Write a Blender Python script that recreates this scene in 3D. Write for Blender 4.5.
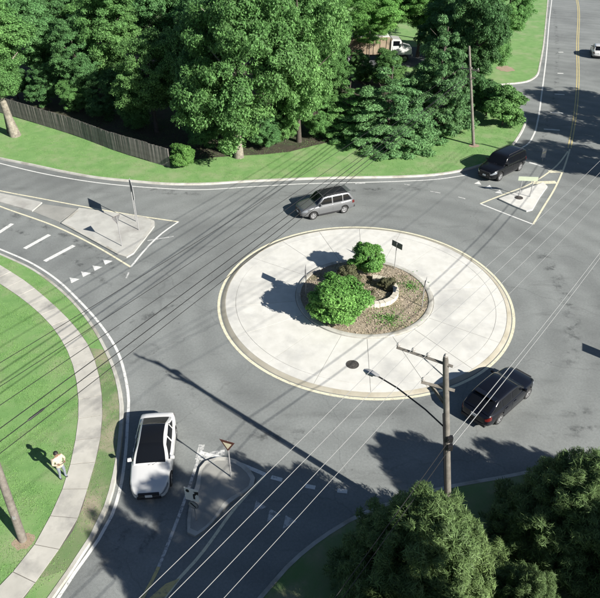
import bpy, bmesh, math, random
import numpy as np
from mathutils import Vector, Matrix
S = bpy.context.scene
for o in list(bpy.data.objects): bpy.data.objects.remove(o)

# ---------------------------------------------------------------- camera, sky, sun, exposure
cd = bpy.data.cameras.new('camera'); cam = bpy.data.objects.new('camera', cd); S.collection.objects.link(cam)
CAM = (-4.111, -33.360, 23.5)
cam.matrix_world = Matrix.Translation(CAM) @ Matrix.Rotation(math.radians(90-35.3), 4, 'X') @ Matrix.Rotation(math.radians(-0.2), 4, 'Z')
cd.sensor_fit = 'HORIZONTAL'; cd.sensor_width = 36; cd.lens = 36*635/600; cd.clip_end = 2000
S.camera = cam
SUN_EL, SHADOW_AZ = 29.6, 140.0          # shadows run to the far left of the picture
w = bpy.data.worlds.new('World'); S.world = w; w.use_nodes = True
nt = w.node_tree; bg = nt.nodes['Background']
sky = nt.nodes.new('ShaderNodeTexSky'); sky.sky_type = 'NISHITA'; sky.sun_disc = False
sky.sun_elevation = math.radians(SUN_EL); sky.altitude = 300; sky.air_density = 0.75; sky.dust_density = 0.4
sunaz = SHADOW_AZ + 180                   # math azimuth of the sun
sky.sun_rotation = math.radians((90 - sunaz) % 360)
nt.links.new(sky.outputs[0], bg.inputs[0]); bg.inputs[1].default_value = 0.05
sl = bpy.data.lights.new('sun', 'SUN'); sl.energy = 5.0; sl.angle = math.radians(0.5); sl.color = (1.0, 0.96, 0.90)
sun = bpy.data.objects.new('sun', sl); S.collection.objects.link(sun)
_a = math.radians(SHADOW_AZ); _e = math.radians(SUN_EL)
sdir = Vector((math.cos(_a)*math.cos(_e), math.sin(_a)*math.cos(_e), -math.sin(_e)))
sun.rotation_euler = sdir.to_track_quat('-Z', 'Y').to_euler(); sun.location = (40, -40, 60)
S.view_settings.view_transform = 'Standard'; S.view_settings.look = 'None'
S.cycles.max_bounces = 6; S.cycles.diffuse_bounces = 2; S.cycles.glossy_bounces = 2; S.cycles.transmission_bounces = 3; S.cycles.transparent_max_bounces = 4
S.view_settings.exposure = 0.9; S.view_settings.gamma = 1.0; S.view_settings.use_curve_mapping = False

# ---------------------------------------------------------------- materials
def mat(name, c1, c2=None, scale=3.0, rough=0.8, bump=0.0, bscale=30.0, metal=0.0, coat=0.0, c3=None, s3=0.15, detail=5.0, isl=0.0, spec=0.5, rnd=0.0):
    m = bpy.data.materials.new(name); m.use_nodes = True; n = m.node_tree.nodes; L = m.node_tree.links
    b = n['Principled BSDF']; b.inputs['Roughness'].default_value = rough; b.inputs['Metallic'].default_value = metal
    b.inputs['Coat Weight'].default_value = coat; b.inputs['Coat Roughness'].default_value = 0.03
    b.inputs['Specular IOR Level'].default_value = spec
    tc = n.new('ShaderNodeTexCoord')
    def noise(s, d=detail, r=0.6):
        x = n.new('ShaderNodeTexNoise'); x.inputs['Scale'].default_value = s; x.inputs['Detail'].default_value = d; x.inputs['Roughness'].default_value = r
        L.new(tc.outputs['Object'], x.inputs['Vector']); return x
    def mixc(f, a, bcol):
        x = n.new('ShaderNodeMix'); x.data_type = 'RGBA'; L.new(f, x.inputs[0])
        for k, v in ((6, a), (7, bcol)):
            if isinstance(v, tuple): x.inputs[k].default_value = (*v, 1)
            else: L.new(v, x.inputs[k])
        return x.outputs[2]
    def ramp(f, lo, hi):
        x = n.new('ShaderNodeMapRange'); x.inputs[1].default_value = lo; x.inputs[2].default_value = hi; L.new(f, x.inputs[0]); return x.outputs[0]
    col = c1
    if c2: col = mixc(ramp(noise(scale).outputs[0], .33, .67), c1, c2)
    if c3: col = mixc(ramp(noise(s3, 6, .65).outputs[0], .48, .68), col, c3)
    if isl or rnd:
        src = n.new('ShaderNodeNewGeometry').outputs['Random Per Island'] if isl else n.new('ShaderNodeObjectInfo').outputs['Random']
        k = isl or rnd
        hs = n.new('ShaderNodeHueSaturation'); mr = n.new('ShaderNodeMapRange'); L.new(src, mr.inputs[0])
        mr.inputs[3].default_value = 1-k; mr.inputs[4].default_value = 1+k; L.new(mr.outputs[0], hs.inputs['Value'])
        if isinstance(col, tuple): hs.inputs['Color'].default_value = (*col, 1)
        else: L.new(col, hs.inputs['Color'])
        col = hs.outputs[0]
    if isinstance(col, tuple): b.inputs['Base Color'].default_value = (*col, 1)
    else: L.new(col, b.inputs['Base Color'])
    if bump:
        bp = n.new('ShaderNodeBump'); bp.inputs['Strength'].default_value = bump; bp.inputs['Distance'].default_value = 0.02
        L.new(noise(bscale, 4).outputs[0], bp.inputs['Height']); L.new(bp.outputs[0], b.inputs['Normal'])
    m['n'] = 0
    return m
def leafmat(name, c1, c2, trans=0.3):
    m = mat(name, c1, c2, scale=0.35, rough=0.6, isl=0.5, spec=0.25)
    n = m.node_tree.nodes; L = m.node_tree.links; b = n['Principled BSDF']; out = n['Material Output']
    t = n.new('ShaderNodeBsdfTranslucent'); mx = n.new('ShaderNodeMixShader'); mx.inputs[0].default_value = trans
    src = b.inputs['Base Color'].links[0].from_socket
    oi = n.new('ShaderNodeObjectInfo'); mr = n.new('ShaderNodeMapRange'); L.new(oi.outputs['Random'], mr.inputs[0]); mr.inputs[3].default_value = .8; mr.inputs[4].default_value = 1.2
    hs = n.new('ShaderNodeHueSaturation'); L.new(src, hs.inputs['Color']); L.new(mr.outputs[0], hs.inputs['Value'])
    L.new(hs.outputs[0], b.inputs['Base Color']); L.new(hs.outputs[0], t.inputs[0])
    L.new(b.outputs[0], mx.inputs[1]); L.new(t.outputs[0], mx.inputs[2]); L.new(mx.outputs[0], out.inputs[0])
    return m
def asphalt():
    m = mat('asphalt', (.185,.197,.188), (.23,.243,.231), scale=.3, rough=.85, bump=.35, bscale=60, c3=(.145,.154,.148), s3=.09)
    n = m.node_tree.nodes; L = m.node_tree.links; b = n['Principled BSDF']
    tc = n['Texture Coordinate']; src = b.inputs['Base Color'].links[0].from_socket
    def mul(src, fac_socket, lo, hi):
        mr = n.new('ShaderNodeMapRange'); L.new(fac_socket, mr.inputs[0]); mr.inputs[1].default_value, mr.inputs[2].default_value = lo[0], lo[1]; mr.inputs[3].default_value, mr.inputs[4].default_value = hi
        hs = n.new('ShaderNodeHueSaturation'); L.new(src, hs.inputs['Color']); L.new(mr.outputs[0], hs.inputs['Value']); return hs.outputs[0]
    # aggregate grain
    g = n.new('ShaderNodeTexNoise'); g.inputs['Scale'].default_value = 45; g.inputs['Detail'].default_value = 2; L.new(tc.outputs['Object'], g.inputs['Vector'])
    src = mul(src, g.outputs[0], (.3,.7), (.74,1.26))
    g2 = n.new('ShaderNodeTexNoise'); g2.inputs['Scale'].default_value = 9; g2.inputs['Detail'].default_value = 5; L.new(tc.outputs['Object'], g2.inputs['Vector'])
    src = mul(src, g2.outputs[0], (.3,.7), (.9,1.1))
    g3 = n.new('ShaderNodeTexVoronoi'); g3.inputs['Scale'].default_value = .9; L.new(tc.outputs['Object'], g3.inputs['Vector'])
    src = mul(src, g3.outputs['Distance'], (.03,.07), (.72,1.0))
    # oily wheel paths that circle the island
    sx = n.new('ShaderNodeVectorMath'); sx.operation = 'LENGTH'
    nz = n.new('ShaderNodeTexNoise'); nz.inputs['Scale'].default_value = .12; L.new(tc.outputs['Object'], nz.inputs['Vector'])
    ad = n.new('ShaderNodeVectorMath'); ad.operation = 'MULTIPLY_ADD'; L.new(nz.outputs['Color'], ad.inputs[0]); ad.inputs[1].default_value = (2.4,2.4,0); L.new(tc.outputs['Object'], ad.inputs[2])
    L.new(ad.outputs[0], sx.inputs[0])
    wv = n.new('ShaderNodeMath'); wv.operation = 'SINE'; ml = n.new('ShaderNodeMath'); ml.operation = 'MULTIPLY'; ml.inputs[1].default_value = 3.3; L.new(sx.outputs['Value'], ml.inputs[0]); L.new(ml.outputs[0], wv.inputs[0])
    src = mul(src, wv.outputs[0], (-1,1), (.94,1.05))
    # tyre scuffs and patches: stretched dark smears
    mp = n.new('ShaderNodeMapping'); mp.inputs['Rotation'].default_value = (0,0,math.radians(-35)); mp.inputs['Scale'].default_value = (.22,.8,1); L.new(tc.outputs['Object'], mp.inputs[0])
    n2 = n.new('ShaderNodeTexNoise'); n2.inputs['Scale'].default_value = 1.0; n2.inputs['Detail'].default_value = 6; n2.inputs['Roughness'].default_value=.62; L.new(mp.outputs[0], n2.inputs['Vector'])
    src = mul(src, n2.outputs[0], (.58,.74), (1.0,.74))
    # hairline cracks
    vo = n.new('ShaderNodeTexVoronoi'); vo.feature = 'DISTANCE_TO_EDGE'; vo.inputs['Scale'].default_value = .1
    a2 = n.new('ShaderNodeVectorMath'); a2.operation='MULTIPLY_ADD'; n3=n.new('ShaderNodeTexNoise'); n3.inputs['Scale'].default_value=.7; n3.inputs['Detail'].default_value=6; L.new(tc.outputs['Object'], n3.inputs['Vector']); L.new(n3.outputs['Color'], a2.inputs[0]); a2.inputs[1].default_value=(1.8,1.8,0); L.new(tc.outputs['Object'], a2.inputs[2]); L.new(a2.outputs[0], vo.inputs['Vector'])
    src = mul(src, vo.outputs['Distance'], (.001,.005), (.86,1.0))
    L.new(src, b.inputs['Base Color']); return m
def paint(name, c, worn, k=.56):
    m = mat(name, c, None, rough=.7); n = m.node_tree.nodes; L = m.node_tree.links; b = n['Principled BSDF']
    tc = n['Texture Coordinate']; nz = n.new('ShaderNodeTexNoise'); nz.inputs['Scale'].default_value = 5; nz.inputs['Detail'].default_value = 8; nz.inputs['Roughness'].default_value = .75; L.new(tc.outputs['Object'], nz.inputs['Vector'])
    mr = n.new('ShaderNodeMapRange'); mr.inputs[1].default_value = k-.06; mr.inputs[2].default_value = k+.06; L.new(nz.outputs[0], mr.inputs[0])
    x = n.new('ShaderNodeMix'); x.data_type = 'RGBA'; L.new(mr.outputs[0], x.inputs[0]); x.inputs[6].default_value = (*c,1); x.inputs[7].default_value = (*worn,1); L.new(x.outputs[2], b.inputs['Base Color'])
    return m
M = dict(
 asphalt=asphalt(),
 dark_asphalt=mat('driveway_asphalt', (.075,.08,.082), (.1,.105,.105), 1.2, .85, .3, 50),
 grass=mat('grass', (.13,.265,.075), (.185,.325,.105), 1.1, .95, .6, 45, c3=(.25,.32,.15), s3=.35),
 verge=mat('verge_grass', (.125,.22,.075), (.2,.24,.12), .8, .95, .9, 40, c3=(.34,.3,.21), s3=.4),
 blade=mat('grass_blade', (.135,.275,.075), (.18,.32,.095), .5, .7, isl=.15, spec=.2),
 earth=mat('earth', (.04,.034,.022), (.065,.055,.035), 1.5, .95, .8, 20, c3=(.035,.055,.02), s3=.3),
 soil=mat('bed_soil', (.27,.225,.16), (.36,.3,.225), 4, .95, 1.0, 30, c3=(.15,.15,.07), s3=.8),
 dirt=mat('bare_dirt', (.3,.22,.15), (.36,.28,.2), 4, .95, .6, 30),
 apron=mat('pale_concrete', (.585,.575,.52), (.665,.655,.6), 1.6, .8, .25, 40, c3=(.45,.445,.415), s3=.28, rnd=.025),
 walk=mat('sidewalk_concrete', (.44,.425,.37), (.52,.5,.44), 1.1, .85, .2, 50, c3=(.31,.3,.27), s3=.6, rnd=.06),
 isl=mat('island_concrete', (.41,.405,.37), (.5,.495,.45), .8, .85, .2, 40, c3=(.34,.33,.3), s3=.5),
 pad=mat('worn_shaded_concrete', (.26,.26,.235), (.33,.325,.295), 1.0, .85, .3, 40),
 kerb=mat('kerb_concrete', (.42,.41,.36), (.52,.51,.46), 1.5, .85, .3, 40, c3=(.3,.28,.23), s3=.7),
 rim=mat('tan_kerb', (.36,.335,.26), (.45,.42,.34), 1.2, .8, .2, 40, c3=(.29,.26,.19), s3=.6),
 joint=mat('joint', (.1,.095,.085), (.14,.13,.11), 5, .95),
 apjoint=mat('apron_joint', (.3,.29,.26), (.38,.37,.33), 5, .95),
 white=paint('white_paint', (.68,.68,.64), (.25,.26,.255), .6),
 oldwhite=paint('worn_white_paint', (.56,.56,.53), (.2,.21,.21), .53),
 yellow=paint('yellow_paint', (.6,.5,.22), (.3,.27,.18), .56),
 cream=paint('cream_paint', (.7,.66,.48), (.42,.39,.3), .58),
 wall=mat('pale_stone', (.6,.56,.46), (.5,.46,.37), 5, .85, .4, 20, rnd=.08),
 iron=mat('cast_iron', (.06,.055,.05), (.11,.1,.09), 10, .7, .5, 60, metal=.3),
 pole=mat('weathered_pole', (.13,.115,.095), (.21,.19,.16), 6, .9, .5, 40),
 polepale=mat('pale_pole', (.19,.175,.15), (.11,.1,.085), 3, .9, .5, 40),
 insul=mat('porcelain', (.35,.33,.3), None, rough=.25),
 galv=mat('galvanised_steel', (.33,.33,.33), (.43,.43,.42), 8, .5, metal=.35),
 black=mat('black_plastic', (.012,.012,.014), None, rough=.5),
 wire=mat('bare_wire', (.3,.3,.29), None, rough=.4),
 cable=mat('black_cable', (.018,.018,.018), None, rough=.5),
 signback=mat('sign_back', (.13,.13,.13), (.19,.19,.19), 6, .6, metal=.2),
 signwhite=mat('sign_white', (.72,.72,.7), (.64,.64,.62), 3, .45),
 signred=mat('sign_dark_red', (.085,.035,.025), (.11,.045,.035), 3, .5),
 signyel=mat('sign_cream', (.66,.6,.42), (.58,.53,.38), 3, .5),
 signgreen=mat('sign_pale_green', (.5,.55,.4), (.44,.49,.36), 3, .5),
 signblack=mat('sign_black', (.012,.012,.012), None, rough=.5),
 bark=mat('bark', (.06,.05,.04), (.1,.085,.068), 6, .95, 1.0, 15),
 palebark=mat('pale_bark', (.2,.18,.14), (.33,.3,.24), 5, .95, 1.0, 14, c3=(.12,.105,.085), s3=2.0),
 fence=mat('weathered_board', (.15,.135,.125), (.22,.2,.185), 2.5, .9, .4, 20, rnd=.25),
 leaf=leafmat('leaf_mid_green', (.105,.24,.07), (.17,.33,.1), .34),
 leafdark=leafmat('leaf_dark_green', (.075,.185,.062), (.12,.25,.085), .28),
 leaflight=leafmat('leaf_light_green', (.15,.34,.085), (.22,.42,.115), .45),
 leafpine=leafmat('leaf_blue_green', (.095,.21,.08), (.145,.28,.105), .28),
 leafcedar=leafmat('leaf_cedar', (.095,.16,.056), (.165,.24,.084), .28),
 leafbush=leafmat('leaf_bush', (.12,.29,.065), (.19,.38,.095), .35),
 leafdry=leafmat('leaf_dry', (.11,.12,.06), (.17,.16,.09), .2),
 silver=mat('silver_grey_paint', (.2,.205,.21), None, rough=.3, metal=.5, coat=.8),
 blackpaint=mat('black_paint', (.005,.0055,.007), None, rough=.25, coat=.35, spec=.35),
 navypaint=mat('dark_navy_paint', (.005,.006,.01), None, rough=.25, coat=.35, spec=.35),
 whitepaint=mat('white_car_paint', (.6,.6,.585), None, rough=.3, coat=.8),
 glass=mat('dark_glass', (.006,.007,.009), None, rough=.08, spec=.35),
 roofglass=mat('roof_glass', (.008,.009,.011), None, rough=.1, spec=.35),
 tyre=mat('tyre_rubber', (.02,.02,.02), None, rough=.85),
 alloy=mat('alloy', (.5,.5,.5), None, rough=.35, metal=.6),
 lamp=mat('lamp_lens', (.2,.22,.24), None, rough=.12, coat=.6),
 tail=mat('tail_lens', (.1,.01,.008), None, rough=.2, coat=.6),
 trim=mat('dark_trim', (.02,.02,.022), None, rough=.6),
 tan=mat('tan_truck_body', (.34,.27,.19), (.27,.2,.14), 1.2, .8, .3, 10, c3=(.13,.1,.07), s3=.7),
 jacket=mat('cream_jacket', (.52,.46,.35), (.42,.36,.27), 9, .9, .4, 25),
 jeans=mat('grey_jeans', (.17,.19,.23), (.23,.25,.29), 9, .9, .4, 40),
 skin=mat('skin', (.38,.23,.16), None, rough=.6), hair=mat('dark_hair', (.012,.01,.009), None, rough=.6), shoe=mat('dark_shoe', (.03,.03,.035), None, rough=.7),
)

# ---------------------------------------------------------------- mesh helpers
def link(name, me, m=None, parent=None):
    o = bpy.data.objects.new(name, me); S.collection.objects.link(o)
    if m is not None: me.materials.append(M[m] if isinstance(m, str) else m)
    if parent is not None: o.parent = parent
    return o
def tag(o, label=None, cat=None, group=None, kind=None):
    if label: o['label'] = label
    if cat: o['category'] = cat
    if group: o['group'] = group
    if kind: o['kind'] = kind
    return o
def thing(name, loc, rz, label, cat, group=None):
    o = bpy.data.objects.new(name, None); S.collection.objects.link(o); o.location = (*loc, 0)[:3] if len(loc) == 2 else loc
    o.rotation_euler = (0, 0, rz); o.empty_display_size = .3
    return tag(o, label, cat, group)
class MB:
    def __init__(s): s.v = []; s.f = []
    def add(s, vs, fs):
        k = len(s.v); s.v += [tuple(map(float, p)) for p in vs]; s.f += [tuple(i+k for i in f) for f in fs]; return s
    def box(s, c, d, rz=0, rx=0, ry=0, taper=1.0):
        R = Matrix.Rotation(rz,3,'Z') @ Matrix.Rotation(ry,3,'Y') @ Matrix.Rotation(rx,3,'X'); c = Vector(c); vs = []
        for z in (-1,1):
            k = taper if z > 0 else 1
            for x, y in ((-1,-1),(1,-1),(1,1),(-1,1)): vs.append(c + R @ Vector((x*d[0]/2*k, y*d[1]/2*k, z*d[2]/2)))
        return s.add(vs, [(3,2,1,0),(4,5,6,7),(0,1,5,4),(1,2,6,5),(2,3,7,6),(3,0,4,7)])
    def tube(s, pts, r, n=8, cap=True):
        pts = [Vector(p) for p in pts]; rs = r if isinstance(r, (list, tuple)) else [r]*len(pts); vs = []; fs = []
        for i, p in enumerate(pts):
            t = (pts[min(i+1, len(pts)-1)] - pts[max(i-1, 0)]).normalized()
            a = t.cross(Vector((0,0,1))) if abs(t.z) < .95 else t.cross(Vector((0,1,0))); a.normalize(); b = a.cross(t)
            for k in range(n):
                q = 2*math.pi*k/n; vs.append(p + (a*math.cos(q) + b*math.sin(q))*rs[i])
        for i in range(len(pts)-1):
            for k in range(n): fs.append((i*n+k, (i+1)*n+k, (i+1)*n+(k+1)%n, i*n+(k+1)%n))
        if cap: fs.append(tuple(range(n))); fs.append(tuple(range((len(pts)-1)*n+n-1, (len(pts)-1)*n-1, -1)))
        return s.add(vs, fs)
    def prism(s, poly, z0, z1):
        n = len(poly); A = sum(poly[i][0]*poly[(i+1)%n][1]-poly[(i+1)%n][0]*poly[i][1] for i in range(n))
        if A < 0: poly = poly[::-1]
        vs = [(x,y,z0) for x,y in poly] + [(x,y,z1) for x,y in poly]
        fs = [tuple(range(n))[::-1], tuple(range(n,2*n))] + [(i,(i+1)%n,n+(i+1)%n,n+i) for i in range(n)]
        return s.add(vs, fs)
    def sheet(s, poly, z):
        n = len(poly); A = sum(poly[i][0]*poly[(i+1)%n][1]-poly[(i+1)%n][0]*poly[i][1] for i in range(n))
        if A < 0: poly = poly[::-1]
        return s.add([(x,y,z) for x,y in poly], [tuple(range(n))])
    def lathe(s, prof, n=24, c=(0,0,0)):
        vs = []; fs = []; m = len(prof)
        for k in range(n):
            a = 2*math.pi*k/n
            for r, z in prof: vs.append((c[0]+r*math.cos(a), c[1]+r*math.sin(a), c[2]+z))
        for k in range(n):
            for i in range(m-1): fs.append((k*m+i, ((k+1)%n)*m+i, ((k+1)%n)*m+i+1, k*m+i+1))
        return s.add(vs, fs)
    def mesh(s, name='mesh', smooth=None, tri=False, merge=False, bevel=0):
        me = bpy.data.meshes.new(name); me.from_pydata(s.v, [], s.f); me.validate()
        if tri or merge or bevel:
            bm = bmesh.new(); bm.from_mesh(me)
            if merge: bmesh.ops.remove_doubles(bm, verts=bm.verts, dist=1e-4)
            if bevel: bmesh.ops.bevel(bm, geom=list(bm.edges), offset=bevel, segments=2, affect='EDGES', profile=.7, clamp_overlap=True)
            if tri: bmesh.ops.triangulate(bm, faces=[f for f in bm.faces if len(f.verts) > 4])
            bm.to_mesh(me); bm.free()
        if smooth is not None:
            me.polygons.foreach_set('use_smooth', [True]*len(me.polygons)); me.set_sharp_from_angle(angle=math.radians(smooth))
        return me
    def build(s, name, m, parent=None, **k): return link(name, s.mesh(name, **k), m, parent)
def smooth_line(P, step=.8, closed=False):
    P = [np.array(p, float) for p in P]; n = len(P); out = []
    rng = range(n) if closed else range(n-1)
    tn = []
    for i in range(n):
        a, b, c = (P[i-1], P[i], P[(i+1)%n]) if closed else (P[max(i-1,0)], P[i], P[min(i+1,n-1)])
        la, lc = np.linalg.norm(b-a)+1e-9, np.linalg.norm(c-b)+1e-9
        tv = ((b-a)/la*lc + (c-b)/lc*la)/(la+lc); tn.append(tv/(np.linalg.norm(tv)+1e-9))
    for i in rng:
        b, c = P[i], P[(i+1)%n]; m = np.linalg.norm(c-b); t0, t1 = tn[i]*m, tn[(i+1)%n]*m
        k = max(1, int(m/step))
        for j in range(k):
            t = j/k; out.append((2*t**3-3*t*t+1)*b+(t**3-2*t*t+t)*t0+(3*t*t-2*t**3)*c+(t**3-t*t)*t1)
    if not closed: out.append(P[-1])
    return [tuple(p) for p in out]
def resample(P, step=None, n=None):
    P = np.array(P, float); d = np.r_[0, np.cumsum(np.linalg.norm(np.diff(P, axis=0), axis=1))]
    if n is None: n = max(2, int(round(d[-1]/step))+1)
    q = np.linspace(0, d[-1], n); return np.c_[np.interp(q, d, P[:,0]), np.interp(q, d, P[:,1])]
def offset(P, o):
    P = np.array(P, float); t = np.gradient(P, axis=0); t /= np.linalg.norm(t, axis=1)[:,None]+1e-9
    return [tuple(p) for p in P + o*np.c_[-t[:,1], t[:,0]]]
def ribbon(P, wdt, z):
    a, b = offset(P, wdt/2), offset(P, -wdt/2); n = len(P); m = MB()
    m.add([(*p, z) for p in a] + [(*p, z) for p in b], [(i, n+i, n+i+1, i+1) for i in range(n-1)]); return m
def inside(poly, X, Y):
    poly = np.array(poly); r = np.zeros(X.shape, bool); j = len(poly)-1
    for i in range(len(poly)):
        xi, yi = poly[i]; xj, yj = poly[j]
        r ^= ((yi > Y) != (yj > Y)) & (X < (xj-xi)*(Y-yi)/(yj-yi+1e-12)+xi); j = i
    return r

# ---------------------------------------------------------------- the ground, road, lawns
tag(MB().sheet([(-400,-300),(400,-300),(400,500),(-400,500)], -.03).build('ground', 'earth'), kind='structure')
road = tag(MB().sheet([(-130,-70),(130,-70),(130,200),(-130,200)], 0).build('road', 'asphalt'), kind='structure')

nk = smooth_line([(-110,46.5),(-39.93,27.29),(-32.24,22.82),(-28.60,21.23),(-24.99,19.59),(-21.72,18.35),(-18.67,17.65),(-15.61,17.06),(-12.76,16.99),(-8.49,17.53),(-4.15,17.97),(0.24,18.21),(4.64,18.35),(7.59,18.69),(10.45,19.68),(13.33,21.59),(15.71,24.34),(17.74,27.83),(19.87,32.42)])
drive_s = smooth_line([(19.87,32.42),(20.08,36.22),(19.87,40.02),(18.89,42.60),(15.95,42.19)])
drive_n = smooth_line([(16.63,45.33),(18.94,44.75),(21.49,45.18),(23.81,46.02),(25.49,47.93),(27.23,51.94)])
nek = smooth_line([(27.23,51.94),(30.94,62.16),(36.43,78.21),(43.67,99.62),(60,150),(75,195)])
NL = nk + drive_s[1:] + drive_n + nek[1:] + [(75,230),(-130,230),(-130,52)]
lawn_n = tag(MB().prism(NL, -.02, .12).build('north_lawn', 'grass', tri=True), kind='structure')
swk = smooth_line([(-110,30),(-60,16.5),(-29.31,7.62),(-25.42,5.23),(-22.36,3.15),(-20.72,1.68),(-19.07,-0.04),(-17.00,-2.67),(-15.36,-5.31),(-14.12,-7.83),(-13.46,-9.72),(-13.06,-11.65),(-12.73,-14.23),(-12.70,-15.97),(-12.94,-17.45),(-13.41,-18.94),(-13.83,-20.11),(-20,-27.5),(-50,-68)])
SW = swk + [(-125,-68),(-125,30)]
lawn_sw = tag(MB().prism(SW, -.02, .12).build('west_lawn', 'grass', tri=True), kind='structure')
sek = smooth_line([(-42,-68),(-12,-28.5),(-5.51,-19.79),(-4.75,-18.83),(-2.94,-17.22),(-1.34,-16.23),(0.35,-15.55),(2.83,-14.83),(5.07,-14.38),(8.04,-13.73),(12,-13.6),(25,-18.5),(60,-31),(120,-52)])
SE = sek + [(120,-68)]
lawn_se = tag(MB().prism(SE, -.02, .12).build('south_lawn', 'verge', tri=True), kind='structure')
ek = smooth_line([(120,-30),(60,-12),(38,-3),(31,4),(29,14),(31,25),(36.5,42),(43,60),(58,102),(74,150),(88,195)])
EL = ek + [(125,195)]
lawn_e = tag(MB().prism(EL, -.02, .12).build('east_lawn', 'grass', tri=True), kind='structure')

def kerb(P, label=None, wdt=.17, h=.13, side=1, m='kerb', name='kerb', parent=None):
    o = offset(P, -side*wdt); a, b = P, o; n = len(P); mb = MB()
    vs = [(*p, h+.012) for p in a] + [(*p, h) for p in b] + [(*p, -.01) for p in offset(P, -side*(wdt+.03))] + [(*p, -.01) for p in a]
    mb.add(vs, [(k*n+i, ((k+1)%4)*n+i, ((k+1)%4)*n+i+1, k*n+i+1) for k in range(4) for i in range(n-1)])
    bm = bmesh.new(); me = mb.mesh(name); bm.from_mesh(me); bmesh.ops.recalc_face_normals(bm, faces=bm.faces); bm.to_mesh(me); bm.free()
    o = link(name, me, m, parent)
    if parent is None: tag(o, kind='structure')
    return o
kerb(nk+drive_s[1:]); kerb(drive_n + nek[1:]); kerb(swk, side=-1); kerb(sek); kerb(ek)

# verge between kerb and sidewalk, with bare worn soil
wr = smooth_line([(-70,16.4),(-28.01,6.33),(-24.90,3.90),(-22.46,1.91),(-20.22,-0.27),(-17.38,-3.46),(-16.21,-5.13),(-15.38,-6.78),(-14.43,-9.36),(-13.76,-12.74),(-13.67,-14.79),(-13.70,-17.17),(-14.18,-18.55),(-14.71,-20.11),(-26,-31.5)])
wl = smooth_line([(-72,14.6),(-26.97,3.89),(-23.99,1.54),(-21.34,-0.71),(-18.55,-3.75),(-16.99,-6.19),(-16.02,-8.39),(-15.34,-10.58),(-14.95,-12.75),(-14.79,-14.23),(-14.88,-16.38),(-15.20,-18.29),(-15.80,-19.59),(-27.8,-30.4)])
i0 = min(range(len(swk)), key=lambda i: math.dist(swk[i], (-15.36,-5.31))); i1 = min(range(len(swk)), key=lambda i: math.dist(swk[i], (-13.83,-20.11)))
j0 = min(range(len(wr)), key=lambda i: math.dist(wr[i], (-16.05,-5.31))); j1 = min(range(len(wr)), key=lambda i: math.dist(wr[i], (-14.71,-20.11)))
vp = offset(swk, -.02)[i0:i1] + wr[j0:j1][::-1]
tag(MB().sheet(vp, .126).build('worn_verge', 'verge', tri=True), kind='structure')
walk = tag(MB().prism([tuple(p) for p in wr] + [tuple(p) for p in wl[::-1]], 0, .128).build('sidewalk', 'joint', tri=True), kind='structure')
def slabs(A, B, parent, z0=.1, z1=.145, step=1.52, m='walk'):
    n = int(np.linalg.norm(np.diff(np.array(A), axis=0), axis=1).sum()/step); A2 = resample(A, n=n+1); Bd = resample(B, step=.05); B2 = np.array([Bd[np.argmin(((Bd-p)**2).sum(1))] for p in A2])
    rng = random.Random(3)
    for i in range(n):
        c = (A2[i]+A2[i+1]+B2[i]+B2[i+1])/4; q = [A2[i],A2[i+1],B2[i+1],B2[i]]
        q = [tuple(c+(p-c)*(1-.02/max(.5, np.linalg.norm(p-c)))) for p in q]; dz = rng.uniform(-.004,.006)
        MB().prism(q, z0, z1+dz).build('slab', m, parent)
slabs(wr, wl, walk)
sw2a = offset(sek, .9)[8:60]; sw2b = offset(sek, 2.3)[8:60]
walk2 = tag(MB().prism([tuple(p) for p in sw2a] + [tuple(p) for p in sw2b[::-1]], 0, .128).build('shaded_sidewalk', 'joint', tri=True), kind='structure')
slabs(sw2a, sw2b, walk2)

# woodland floor and bare patches
wf = smooth_line([(-110,75),(-46.70,41.87),(-37.20,35.62),(-33.88,33.42),(-24.99,27.16),(-21.90,24.62),(-15.89,21.34),(-12.08,22.53),(-5.11,23.78),(-0.21,26.87),(5.79,27.45),(10.53,28.86),(13.82,32.36),(15.65,38.21),(15.19,47.38),(8.41,48.15),(-1.66,49.33),(-1.67,60.61),(-15.82,62.65),(-30,95),(-110,110)], step=2, closed=True)
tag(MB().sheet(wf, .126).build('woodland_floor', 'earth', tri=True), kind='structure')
yd = smooth_line([(-4.22,53.43),(2.64,52.57),(13.10,53.65),(15.71,60.84),(7.38,62.96),(-2.80,61.70)], step=2, closed=True)
tag(MB().sheet(yd, .13).build('gravel_yard', 'dark_asphalt', tri=True), kind='structure')
def blob(c, rx, ry, seed, n=18):
    r = random.Random(seed); return [(c[0]+rx*math.cos(2*math.pi*k/n)*r.uniform(.8,1.15), c[1]+ry*math.sin(2*math.pi*k/n)*r.uniform(.8,1.15)) for k in range(n)]
tag(MB().sheet(blob((22.77,51.43), 1.1, 1.5, 4), .13).build('bare_soil_patch', 'dirt', tri=True), kind='structure')
tag(MB().sheet(blob((-15.63,-17.65), .45, .4, 5), .127).build('bare_soil_patch', 'dirt', tri=True), kind='structure')
tag(MB().sheet(blob((12.75,25.18), .5, .5, 6), .127).build('bare_soil_patch', 'dirt', tri=True), kind='structure')

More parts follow.
